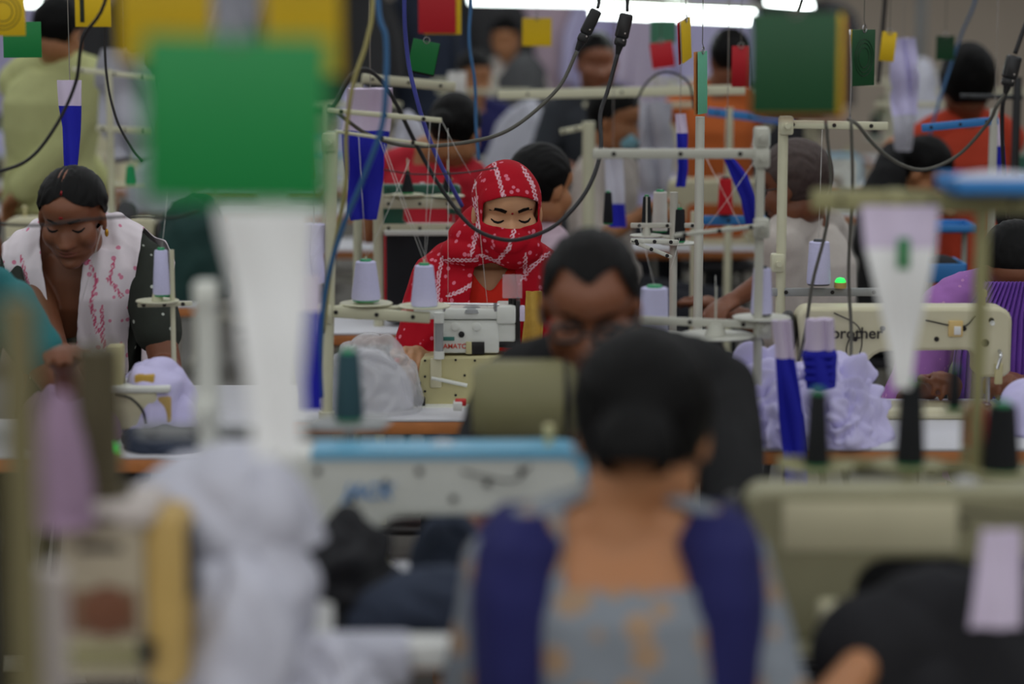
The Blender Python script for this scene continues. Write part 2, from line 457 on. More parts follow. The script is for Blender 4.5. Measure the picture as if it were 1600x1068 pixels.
    garment = link(gm, 'shirt', MATS[shirt], R, angle=180)
    so = garment.modifiers.new('thick', 'SOLIDIFY'); so.thickness = .003; so.offset = -1
    # trousers
    g = MB(); g.loft([(pel + Vector((0, .0, -.10)), ax * .172, Vector((0, .13, 0))), (pel + Vector((0, 0, .06)), ax * .160, Vector((0, .118, 0)))], 28)
    for h_, k_, a_ in K:
        g.limb([h_, h_.lerp(k_, .5), k_], [.100, .088, .070]); g.limb([k_, a_ + Vector((0, 0, .02))], [.068, .058])
    tm = remeshed(g, .012, 'trousers', 3); wrinkle(tm, .003, 12, 3)
    link(tm, 'trousers', MATS[trousers], R, angle=180)
    # hair
    if hair:
        g = MB(); off = Vector(hair_off); g.ell(T(off + Vector((0, .004, .026)) - Vector((0, 0, 0.016))), tuple(v * hs for v in hair_r), R=HR, u=40, w=28)
        if bun:
            for bp, br in bun: g.ell(T(bp), tuple(v * hs for v in br), R=HR)
        hm = remeshed(g, .004 if voxel <= .005 else .006, 'hair', 3)
        wrinkle(hm, .0022, 60, 2, stretch=(1.2, .22, .4), ridge=True)
        hl = hairline or (lambda x, y, z: (z < .070 - 5 * x * x and y < -.040 + (.068 - z) * .38) or (z < -.045 and y < .035) or z < -.075)
        if hl:
            co = get_co(hm); HMi = np.array(HM.inverted()); h = np.c_[co, np.ones(len(co))] @ HMi.T
            drop_verts(hm, np.array([bool(hl(p[0] / hs, p[1] / hs, p[2] / hs)) for p in h])); smooth_edge(hm)
        link(hm, 'hair', MATS[hair], R, angle=180)
    if stool and not stand:
        st = thing('stool', 'x', 'stool', (loc[0], loc[1], 0), None, math.radians(yaw))
        s1 = MB(); s1.lathe([(.0, seat - .06), (.15, seat - .06), (.165, seat - .045), (.165, seat - .032), (.15, seat - .022), (0, seat - .021)]); s1.build('seat', MATS['stool_seat'], st)
        for k in range(4):
            a = PI / 4 + k * PI / 2; l = MB(); l.tube([(math.cos(a) * .11, math.sin(a) * .11, seat - .06), (math.cos(a) * .19, math.sin(a) * .19, 0)], .012); l.build('leg', MATS['steel_dark'], st)
        st['label'] = STOOL_LABEL(name_label); st['group'] = 'work stools'
    info = dict(root=R, HM=HM, hs=hs, body=me, shirt=gm, bv=bv, arms=arms, sh=sh, nb=nb)
    return info
def STOOL_LABEL(l):
    w = l.split(); return 'dark round stool under the ' + ' '.join(w[:9])
# ================================================================ materials of the place
mat('skin', (176, 122, 84), .48, sss=.08, var=.05, spec=.35)
mat('skin_fair', (202, 152, 114), .5, sss=.08, var=.04, spec=.3)
mat('skin_dark', (126, 78, 54), .45, sss=.08, var=.06, spec=.4)
mat('lips', (128, 70, 60), .5); mat('hair', (9, 8, 8), .55, var=.3, scale=60, spec=.15); mat('hair_grey', (72, 58, 54), .6, var=.3, scale=70)
mat('shirt', (150, 150, 150), .85)
mat('trousers_dark', (40, 42, 50), .9); mat('trousers_tan', (124, 98, 70), .9)
mat('stool_seat', (40, 40, 44), .6); mat('steel_dark', (70, 72, 74), .4, .6)
mat('black_shirt', (36, 36, 37), .9, var=.12, bump=.2, spec=.2)
mat('yellow_shirt', (218, 222, 158), .9, var=.05); mat('white_shirt', (208, 200, 192), .9, var=.05, scale=120, bump=.3, bscale=200)
mat('pink_shirt', (205, 182, 196), .9); mat('red_shirt', (190, 30, 48), .8); mat('orange_red_shirt', (214, 74, 46), .8)
mat('orange_kurta', (238, 44, 22), .75, var=.1); mat('navy', (26, 27, 86), .85, var=.12, bump=.2)
mat('teal', (40, 120, 124), .8); mat('denim', (52, 60, 78), .9, var=.2, bump=.3); mat('black_cloth', (30, 30, 34), .9, var=.2)
mat('dark_grey_cloth', (66, 66, 68), .9); mat('brown_red', (112, 48, 40), .8); mat('orange_cloth', (190, 96, 40), .85)
mat('dark_top', (48, 52, 58), .9); mat('green_dark_cloth', (28, 60, 56), .85)
mat('cream_metal', (206, 204, 176), .42, var=.06, scale=20, spec=.5); mat('cream_metal_grey', (196, 196, 184), .4, var=.06, spec=.5)
mat('machine_white', (222, 224, 216), .35, var=.03, spec=.5); mat('machine_cream', (206, 200, 168), .4, var=.06, scale=10, spec=.5)
mat('machine_old', (196, 188, 140), .45, var=.1, scale=12, spec=.45); mat('machine_green', (40, 96, 78), .4, spec=.5); mat('machine_khaki', (150, 146, 104), .5, var=.1)
mat('tan_plastic', (190, 158, 92), .5); mat('grey_plastic', (150, 152, 152), .45); mat('blue_trim', (110, 176, 208), .35, spec=.5)
mat('steel', (190, 190, 192), .25, .9); mat('dark_metal', (48, 46, 46), .4, .5); mat('black_plastic', (24, 24, 26), .4, spec=.5); mat('rubber_cable', (34, 32, 34), .5)
mat('grey_cable', (84, 82, 74), .5); mat('blue_cable', (62, 112, 160), .45); mat('violet_cable', (76, 84, 176), .5); mat('olive_cable', (178, 168, 106), .5)
mat('lilac_yarn', (204, 202, 236), .85, var=.04, scale=200, bump=.4, bscale=300); mat('lilac_tape', (216, 202, 226), .85, var=.03)
mat('strip_white', (244, 244, 244), .85, var=.02); mat('white_cloth', (192, 192, 204), .9, var=.03); mat('white_yarn', (222, 220, 214), .9); mat('lilac_cloth', (204, 198, 236), .88, var=.05)
mat('royal_blue', (30, 34, 176), .8, var=.08); mat('black_yarn', (24, 26, 30), .85, var=.2, bump=.3, bscale=250); mat('teal_yarn', (40, 70, 78), .85)
mat('green_plastic', (24, 150, 92), .4); mat('red_yarn', (190, 16, 30), .8); mat('red_plastic', (200, 30, 34), .45); mat('khaki_yarn', (120, 124, 96), .85)
mat('card_green', (0, 126, 58), .5, var=.04, spec=.5); mat('card_green_dark', (2, 72, 34), .5, var=.05, spec=.5); mat('card_yellow', (226, 188, 14), .5, var=.05); mat('card_red', (186, 18, 34), .5, var=.05)
mat('card_mint', (110, 190, 156), .5); mat('card_print', (30, 40, 28), .6); mat('card_teal', (60, 160, 120), .5)
mat('table_white', (214, 214, 220), .5, var=.03); mat('wood_edge', (196, 124, 70), .55, var=.15, scale=30); mat('leg_metal', (180, 178, 166), .5)
mat('blue_paint', (52, 128, 196), .45); mat('light_wood', (190, 150, 110), .6)
mat('clear_plastic', (236, 236, 238), .18, alpha=.42, spec=.8, var=.02); mat('glass_dark', (20, 20, 22), .15)
mat('thread', (220, 218, 214), .7); mat('bag_print', (60, 62, 76), .6); mat('paper', (226, 226, 222), .8)
mat('logo_dark', (46, 42, 40), .5); mat('logo_blue', (40, 130, 200), .5); mat('logo_red', (206, 70, 50), .5); mat('logo_teal', (60, 120, 110), .5)
mat('gold_cloth', (198, 160, 70), .7, var=.2, scale=40); mat('bindi', (150, 16, 26), .5)
emat('tube_lit', (244, 255, 252), 9.0); emat('led_green', (40, 235, 90), 1.6)
mat('floor', (112, 110, 104), .5, var=.12, scale=3); mat('wall', (196, 182, 166), .9, var=.05, scale=1.5); mat('ceiling', (200, 200, 198), .9); mat('galvanised', (150, 152, 152), .4, .5)
attr_mat('scarf', (178, 4, 30), (230, 186, 198), 'print', .5, dots=42, dotcol=(222, 120, 140), dot_r=.27, rough=.75, soft=.25)
attr_mat('dupatta', (238, 228, 234), (214, 96, 132), 'print', .5, dots=34, dotcol=(226, 140, 168), dot_r=.24, rough=.85, soft=.3)
attr_mat('dotted_dark', (52, 56, 50), (200, 200, 190), None, dots=30, dotcol=(190, 196, 186), dot_r=.17)
attr_mat('floral_grey', (128, 134, 142), (176, 134, 96), None, dots=20, dotcol=(158, 132, 108), dot_r=.44, soft=.2)
attr_mat('purple_kurta', (176, 120, 196), (214, 180, 220), 'print', .5, dots=40, dotcol=(205, 150, 205), dot_r=.2)
attr_mat('rose_cloth', (214, 120, 150), (240, 200, 210), None, dots=20, dotcol=(240, 205, 212), dot_r=.22)
# ================================================================ kits
TZ = .75     # height of every sewing table
def pbox(mb, x0, y0, x1, y1, Y, depth, r=0.006):
    """rounded box whose front face at distance Y spans the given picture rectangle"""
    a = P(x0, y1, Y); b = P(x1, y0, Y)
    return mb.rbox(((a.x + b.x) / 2, Y + depth / 2, (a.z + b.z) / 2), (b.x - a.x, depth, b.z - a.z), r, n=2)

def make_machine(name='sewing_machine', label='', body='machine_cream', cover=None, logo=None, logo_mat='logo_dark', group=None, L=.50, plain=False, screws=6, logo_size=.05, logo_x=-.13, logo_z=.195, shear=0, cat='sewing machine', ah=.27):
    """lockstitch machine; local frame: the back faces -Y, the pillar is at -X and the needle head at +X, bed bottom at z=0"""
    R = thing(name, label, cat, (0, 0, 0), group); B = MATS[body]; h = L / 2
    def arcp(cx, cz, r, a0, a1, n=5): return [(cx + r * math.cos(math.radians(a0 + (a1 - a0) * i / n)), cz + r * math.sin(math.radians(a0 + (a1 - a0) * i / n))) for i in range(n + 1)]
    top = ah; ub = ah - .105
    out = [(-h + .03, .018), (-h + .012, .08)] + arcp(-h + .028, top - .03, .03, 180, 90) + arcp(h - .035, top - .035, .035, 90, 0) + [(h, .11), (h - .012, .095), (h - .075, .095), (h - .082, .11)] \
        + arcp(h - .11, ub - .025, .028, 0, 90) + arcp(-h + .21, ub - .05, .05, 90, 180) + [(-h + .155, .06), (-h + .19, .018)]
    b = MB(); b.prism(out, (0, 0, 0), (1, 0, 0), (0, 0, 1), (0, .092, 0)); b.build('arm_body', B, R, bevel=.009, angle=50)
    b = MB(); b.rbox((0, 0, .009), (L * .96, .178, .018), .012); b.build('bed', B, R)
    b = MB(); b.lathe([(.0, 0), (.030, 0), (.045, .004), (.052, .012), (.052, .024), (.044, .030), (.030, .034), (0, .034)], (-h - .036, 0, top - .065), (1, 0, 0), 28); b.lathe([(.012, -.012), (.012, .05)], (-h - .02, 0, top - .065), (1, 0, 0), 12); b.build('handwheel', MATS['dark_metal'], R)
    b = MB(); b.cyl((h - .045, 0, .10), (h - .045, 0, .035), .0035); b.cyl((h - .045, 0, .035), (h - .045, 0, .016), .0010, n=8); b.build('needle_bar', MATS['steel'], R)
    b = MB(); b.cyl((h - .045, -.014, .10), (h - .045, -.014, .03), .004); b.rbox((h - .045, .002, .024), (.016, .034, .006), .002); b.build('presser_foot', MATS['steel'], R)
    if not plain:
        if cover:
            cp = [(-h + .06, top - .006), (-h + .06, top + .002)] + arcp(h - .037, top - .037, .041, 90, 0) + [(h + .004, .13), (h - .008, .13)] + arcp(h - .037, top - .037, .027, 0, 90) + [(-h + .06, top - .012)]
            b = MB(); b.prism(cp[1:], (0, 0, 0), (1, 0, 0), (0, 0, 1), (0, .098, 0)); b.build('trim_strip', MATS[cover], R, angle=50)
        for k in range(screws):
            x = -h + .07 + (L - .12) * k / max(1, screws - 1); z = (top - .03, top - .075, top - .05)[k % 3]
            b = MB(); b.lathe([(0, 0), (.006, 0), (.006, .003), (.002, .003), (0, .001)], (x, -.0455, z), (0, -1, 0), 12); b.build('screw', MATS['dark_metal'], R)
        b = MB(); b.cyl((h - .06, 0, top), (h - .06, 0, top + .022), .006); b.lathe([(.009, .02), (.009, .034), (.004, .038)], (h - .06, 0, top), n=14); b.build('thread_post', MATS['machine_old'], R)
        b = MB(); b.lathe([(0, 0), (.014, 0), (.014, .003), (.006, .006), (.006, .014), (.009, .016), (.009, .022), (0, .022)], (h - .02, .046, .19), (0, 1, 0), 18); b.build('tension_dial', MATS['steel'], R)
        b = MB(); b.tube(catmull([(h - .03, -.05, .16), (h - .03, -.068, .15), (h - .04, -.078, .12)], 4), .004); b.build('lifting_lever', MATS['steel'], R)
        b = MB(); b.tube(catmull([(-h + .3, -.047, top - .03), (h - .12, -.050, top - .045), (h - .09, -.049, top - .02)], 5), .0018, 6); b.build('thread_guide', MATS['dark_metal'], R)
        b = MB(); b.lathe([(0, 0), (.02, 0), (.02, .006), (.012, .012), (0, .013)], (0.02, 0, top), n=20); b.build('oil_window', MATS['clear_plastic'], R)
    if logo:
        me = text_mesh(logo, logo_size, 'lettering', shear); me.transform(Matrix.Translation((logo_x, -.0478, logo_z)) @ Matrix.Rotation(PI / 2, 4, 'X')); link(me, 'lettering', MATS[logo_mat], R, smooth=False)
    return R
def make_table(label, w=1.15, d=.56, top='table_white', name='sewing_table', group='white topped sewing tables', legs=True, edge='wood_edge'):
    R = thing(name, label, 'table', (0, 0, 0), group)
    b = MB(); b.rbox((0, 0, TZ - .004), (w, d, .008), .003); b.build('tabletop', MATS[top], R)
    b = MB(); b.rbox((0, 0, TZ - .023), (w - .002, d - .002, .03), .003); b.build('edge_band', MATS[edge], R)
    for sx in (-1, 1):
        b = MB(); b.rbox((sx * (w / 2 - .12), 0, TZ / 2 - .02), (.05, .05, TZ - .05), .006); b.rbox((sx * (w / 2 - .12), 0, .02), (.055, d * .9, .04), .008); b.rbox((sx * (w / 2 - .12), 0, TZ - .05), (.05, d * .8, .03), .005); b.build('leg', MATS['leg_metal'], R)
    b = MB(); b.rbox((0, 0, .22), (w - .24, .04, .03), .005); b.build('crossbar', MATS['leg_metal'], R)
    b = MB(); b.rbox((0, -.02, .12), (.38, .22, .02), .006); b.cyl((-.24, 0, .16), (.24, 0, .16), .012); b.build('treadle', MATS['dark_metal'], R)
    return R
def cone(px, pyb, wpx, hpx, Y, yarn, label, group=None, tip='green_plastic', taper=.68, pin=0.03, base=True, name='thread_cone', z=None):
    b0 = P(px, pyb, Y); r = M_(wpx, Y) / 2; h = M_(hpx, Y)
    zz = b0.z if z is None else z
    return cone_at((b0.x, Y, zz), r, h, yarn, label, group, tip, taper, name)
def cone_at(loc, r, h, yarn, label, group=None, tip='green_plastic', taper=.68, name='thread_cone', detail=True):
    R = thing(name, label, 'thread cone', loc, group)
    b = MB(); b.lathe([(r * .2, .004), (r * .97, .004), (r, .012), (r * taper * 1.02, h * .93), (r * taper * .9, h * .95), (r * .3, h * .95)], n=24 if detail else 12); b.build('yarn', MATS[yarn], R)
    b = MB(); b.lathe([(r * .9, 0), (r * .92, .004), (r * .2, .006), (r * .2, h * .9), (r * taper * .62, h * .955), (r * taper * .55, h), (r * .2, h * 1.0)], n=16); b.build('plastic_core', MATS[tip], R)
    return R
def stand(label, px, Y, pyt, arms=(), plates=(), pins=(), base_z=TZ, r=.011, mt='cream_metal', name='thread_stand', group=None, slant=0.0, clamps=(), foot=True, twist=None):
    """vertical post standing on a table or the floor, with flat crossbars and cone plates given at picture positions"""
    t = P(px, pyt, Y); R = thing(name, label, 'thread stand', (t.x, Y, base_z), group); m = MATS[mt]
    b = MB(); b.cyl((t.x + slant, Y, base_z), (t.x, Y, t.z), r, n=14); b.build('post', m, R, world=True)
    if foot:
        b = MB(); b.lathe([(0, 0), (r * 2.6, 0), (r * 2.6, .006), (r * 1.4, .014), (r * 1.4, .03), (0, .03)], (t.x + slant, Y, base_z)); b.build('base_flange', m, R, world=True)
    for a in arms:
        (x0, y0, x1, y1), th = a[0], a[1]; mm = MATS[a[2]] if len(a) > 2 else m
        p, q = P(x0, y0, Y - .004), P(x1, y1, Y - .004 + (a[3] if len(a) > 3 else 0))
        d = q - p; Ln = d.length; dn = d.normalized(); up = Vector((0, 0, 1)); nn = dn.cross(up).normalized(); uu = nn.cross(dn)
        Rm = Matrix((dn, nn, uu)).transposed()
        b = MB(); b.rbox((p + q) / 2, (Ln, .010, th), .003, R=Rm, n=1)
        ar = b.build('crossbar', mm, R, world=True)
        for k in (.12, .5, .84):
            hb = MB(); hb.lathe([(.0, 0), (.005, 0), (.005, .002), (0, .002)], p + dn * (Ln * k) + Vector((0, -.0055, 0)), (0, -1, 0), 10); hb.build('bolt', MATS['dark_metal'], ar, world=True)
    for (cx, cy) in clamps:
        c = P(cx, cy, Y - .0); b = MB(); b.rbox(c, (.034, .040, .045), .006); b.cyl(c + Vector((0, -.02, 0)), c + Vector((0, -.04, 0)), .007, n=10); b.build('clamp', m, R, world=True)
    for (cx, cy, rp, ym) in plates:
        c = P(cx, cy, Y + ym); rr = M_(rp, Y + ym)
        b = MB(); b.lathe([(0, .0), (rr * .4, -.004), (rr * .96, -.002), (rr, .001), (rr * .96, .003), (rr * .4, -.001), (0, .001)], c, n=32)
        pl = b.build('cone_plate', m, R, world=True)
        b = MB(); b.lathe([(rr * .28, 0), (rr * .18, .028), (rr * .05, .03)], c, n=14); b.cyl(c + Vector((0, 0, .02)), c + Vector((0, 0, .11)), .0022, n=8); b.build('spool_pin', m, pl, world=True)
        b = MB(); b.cyl(c, Vector((t.x, Y, c.z - .004)), .005, n=8); b.build('bracket', m, pl, world=True)
    return R
def card(x0, y0, x1, y1, Y, color, label, back=None, yaw=0, roll=0, ring=False, group='hanging status cards', bar=None, hook=True):
    a = P(x0, y1, Y); b_ = P(x1, y0, Y); w = b_.x - a.x; h = b_.z - a.z; cx = (a.x + b_.x) / 2
    w = w / max(.25, abs(math.cos(math.radians(yaw))))
    R = thing('hanging_card', label, 'card', (cx, Y, a.z), group, math.radians(yaw))
    ro = Matrix.Translation((0, 0, h)) @ Matrix.Rotation(math.radians(roll), 4, 'Y') @ Matrix.Translation((0, 0, -h))
    b = MB(); b.rbox((0, 0, h / 2), (w, .0022, h), .001, n=1); b.xf(ro); b.build('front_sheet', MATS[color], R)
    if back:
        for i, (bc, dx, dz) in enumerate(back):
            b = MB(); b.rbox((dx * w, .006 + i * .005, h / 2 + dz * h), (w, .0018, h), .0008, n=1); b.xf(ro); b.build('rear_sheet', MATS[bc], R)
    if ring:
        for k in (.22, .32, .40):
            b = MB(); pts = [(math.cos(t) * k * w, -.0016, h / 2 + math.sin(t) * k * w) for t in [2 * PI * i / 28 for i in range(29)]]
            b.tube(pts, .0009, 4, cap=False); b.xf(ro); b.build('ring_print', MATS['card_print'], R)
    if bar:
        b = MB(); b.rbox((-w * .30, -.002, h * .5), (w * .12, .002, h * .8), .0008, n=1); b.xf(ro); b.build('printed_bar', MATS['card_print'], R)
    zt = 2.30 - a.z
    b = MB(); b.tube([(0, 0, h - .012), (0, -.003, h + .01), (0, 0, h + .02), (0, 0, zt)], .0011, 6); b.build('hanging_wire', MATS['grey_cable'], R)
    b = MB(); b.tube([(math.cos(t) * .009, -.002, h + .002 + math.sin(t) * .009) for t in [2 * PI * i / 14 for i in range(15)]], .0012, 6, cap=False); b.build('ring_clip', MATS['steel'], R)
    return R
def strip(rows, Y, cols, label, name='hanging_tape', cat='fabric tape', group='hanging fabric tapes', th=.006, wav=.004, hook=None, yd=0.0):
    """hanging folded cloth: rows = (py, xl, xr); cols = list of (material, first row index) sections"""
    pts = []
    for i, (py, xl, xr) in enumerate(rows):
        a, b = P(xl, py, Y), P(xr, py, Y); pts.append((a, b))
    def section(i0, i1):
        fine = []
        for i in range(i0, i1):
            n = 8
            for k in range(n + (1 if i == i1 - 1 else 0)):
                t = k / n; fine.append((pts[i][0].lerp(pts[i + 1][0], t), pts[i][1].lerp(pts[i + 1][1], t)))
        g = []
        for q, (a, b) in enumerate(fine):
            row = []
            for k in range(13):
                u = k / 12; p = a.lerp(b, u); p = p + Vector((0, math.sin(u * 9 + p.z * 14) * wav + math.sin(p.z * 31 + 2) * wav * .7 + yd * (pts[0][0].z - p.z), 0)); row.append(p)
            g.append(row)
        return g
    lo = min(p[0].z for p in pts); cxx = sum((a.x + b.x) / 2 for a, b in pts) / len(pts)
    R = thing(name, label, cat, (cxx, Y, lo), group)
    for q, (m, i0, nm) in enumerate(cols):
        i1 = cols[q + 1][1] if q + 1 < len(cols) else len(rows) - 1
        b = MB(); b.sheet(section(i0, i1), th); b.build(nm, MATS[m], R, world=True, angle=60)
    if hook is not None:
        tc = (pts[0][0] + pts[0][1]) / 2; b = MB(); b.tube([tc, Vector((tc.x, Y, hook))], .0012, 6); b.build('hanging_wire', MATS['steel'], R, world=True)
    return R
def cable(pts, r, m, label, name='hanging_cable', group=None, cat='cable', n=8):
    """pts: (px, py, Y)"""
    pp = [P(*p) for p in pts]
    if pts[0][1] < -5: pp = [Vector((pp[0].x + .02, pp[0].y, 2.31))] + pp
    b = MB(); b.tube(catmull(pp, n), r, 8)
    return tag(b.build(name, MATS[m], angle=180), label, cat, group)
def heap(px0, py0, px1, py1, Y, depth, m, label, seed=1, name='garment_heap', cat='garment', base=TZ, amp=.02, freq=11, group=None, parts=None, sharp=1.0, res=90, solid=True):
    """crumpled garment resting on the table: dome with deep folds"""
    a = P(px0, py1, Y); b_ = P(px1, py0, Y); cx = (a.x + b_.x) / 2; rx = (b_.x - a.x) / 2; hz = max(.03, b_.z - base)
    mb = MB(); mb.ell((0, 0, 0), (1, 1, 1), u=res * 2, w=res)
    off = Vector((seed * 5.3, seed * 2.1, seed * 8.7)); out = []
    for v in mb.v:
        x, y, z = v.x * rx, v.y * depth / 2, (v.z * hz if v.z > 0 else v.z * .02)
        q = Vector((x, y, z)) * freq + off
        w = Vector((noise.noise(q * .5), noise.noise(q * .5 + Vector((9, 2, 4))), noise.noise(q * .5 + Vector((3, 8, 1))))) * 2.0
        f = abs(noise.noise(q + w)) * 1.9 + abs(noise.noise((q + w * .6) * 1.9 + Vector((3, 1, 7)))) * .75 - .25 + noise.noise(q * .45) * .9
        n = Vector((v.x / rx, v.y / (depth / 2), v.z / hz)).normalized()
        k = 1 if v.z > 0 else .3
        out.append(Vector((x, y, z)) + n * (f - .35) * amp * k * sharp)
    mb.v = [Vector((v.x, v.y, max(v.z, -.0005))) + Vector((cx, Y, base + .001)) for v in out]
    return tag(mb.build(name, MATS[m], angle=180), label, cat, group)
# ================================================================ the hall
def struct(name, mb, m):
    o = mb.build(name, MATS[m], smooth=False); o['kind'] = 'structure'; return o
struct('floor', MB().box((0, 10, -.05), (20, 26.4, .1)), 'floor')
struct('ceiling', MB().box((0, 10, 4.25), (20, 26.4, .1)), 'ceiling')
struct('wall_back', MB().box((0, 23.1, 2.1), (20, .2, 4.2)), 'wall')
struct('wall_front', MB().box((0, -3.1, 2.1), (20, .2, 4.2)), 'wall')
struct('wall_left', MB().box((-9.9, 10, 2.1), (.2, 26, 4.2)), 'wall')
struct('wall_right', MB().box((9.9, 10, 2.1), (.2, 26, 4.2)), 'wall')
for i, Y in enumerate((2.0, 2.68, 3.7, 4.9, 5.6, 6.6, 7.6, 9.1, 11.0, 13.5)):
    b = MB(); b.rbox((0, Y, 2.33), (9.5, .06, .07), .008)
    o = b.build('trim_%d' % (i + 1), MATS['galvanised']); o['kind'] = 'structure'      # overhead wiring duct above each line
    for sx in (-3.8, -1.3, 1.3, 3.8):
        b = MB(); b.cyl((sx, Y, 2.36), (sx, Y, 4.2), .006, n=6); q = b.build('drop_rod', MATS['galvanised'], o, world=True)

# ================================================================ tables
T0 = make_table('white topped sewing table under the masked woman\'s machine', 1.08, .50)
T0.location = (P(610, 640, 5.6).x, 5.62, 0)
def table_at(x, Y, label, w=1.08, d=.50, top='table_white', group='white topped sewing tables'):
    if (w, d, top) == (1.08, .50, 'table_white'): return dup(T0, (x, Y, 0), 0, label, group)
    t = make_table(label, w, d, top, group=group); t.location = (x, Y, 0); return t
table_at(P(1330, 600, 5.35).x, 5.33, 'wide sewing table carrying the big heap of crumpled lilac garments', 1.16, .66)
table_at(P(130, 600, 5.2).x - .12, 5.14, 'sewing table in front of the woman in the pink and white dupatta', 1.08, .46)
table_at(-.12, 3.66, 'sewing table below the white machine with light blue trim', 1.06, .56)
table_at(1.02, 3.42, 'sewing table under the blurred cream machine with black thread cones', 1.10, .62)
table_at(-.80, 2.86, 'sewing table under the blurred beige and tan machine, lower left', 1.0, .50)

# ================================================================ people
def inv(loc, yaw, p):
    return Matrix.Rotation(-math.radians(yaw), 3, 'Z') @ (Vector(p) - Vector((loc[0], loc[1], 0)))
def worker(label, locpx, Y0, yaw, headp, shp, hands, **k):
    loc = (P(locpx, 500, Y0).x, Y0)
    hd = inv(loc, yaw, P(*headp)); s = inv(loc, yaw, P(*shp))
    hs_ = [inv(loc, yaw, P(*h)) for h in hands]
    k.setdefault('hyaw', 0)
    return person(label, loc, yaw, head=hd, sh=s, hands=hs_, **k)

red = worker('woman in a red headscarf drawn over her nose, sewing with lowered eyes', 772, 6.13, 0, (792, 330, 5.93), (768, 418, 6.02),
             [(650, 560, 5.72), (860, 560, 5.75)], hs=1.1, hyaw=9, pitch=10, skin='skin_fair', shirt='orange_kurta', hair=None, voxel=.004, sleeve=.45, sw=.142, elbow_out=.25,
             neck_cut=lambda x, y, z: y < -.05 and z > .985 and abs(x + .012) < (z - .985) * .8)
# --- her scarf: one wrapped cloth, open at the eyes, patterned with chains and dots
def polyattr(me, name, lines, width, fx, fz, chain=.009):
    co = get_co(me); X = fx(co); Z = fz(co); val = np.zeros(len(co))
    for ln in lines:
        s0 = 0
        for (x0, z0), (x1, z1) in zip(ln[:-1], ln[1:]):
            L_ = math.hypot(x1 - x0, z1 - z0); ux, uz = (x1 - x0) / L_, (z1 - z0) / L_
            t = np.clip((X - x0) * ux + (Z - z0) * uz, 0, L_); dx = X - x0 - ux * t; dz = Z - z0 - uz * t
            sd = dx * -uz + dz * ux; dist = np.hypot(dx, dz); s = (s0 + t) / chain
            w = width * .62 * np.abs(np.sin(s * PI))
            link_ = np.exp(-((np.abs(sd) - w) / (width * .34)) ** 2) * (dist < width * 1.25)
            val = np.maximum(val, link_); s0 += L_
    a = me.attributes.new(name, 'FLOAT', 'POINT'); a.data.foreach_set('value', val.astype(np.float32))
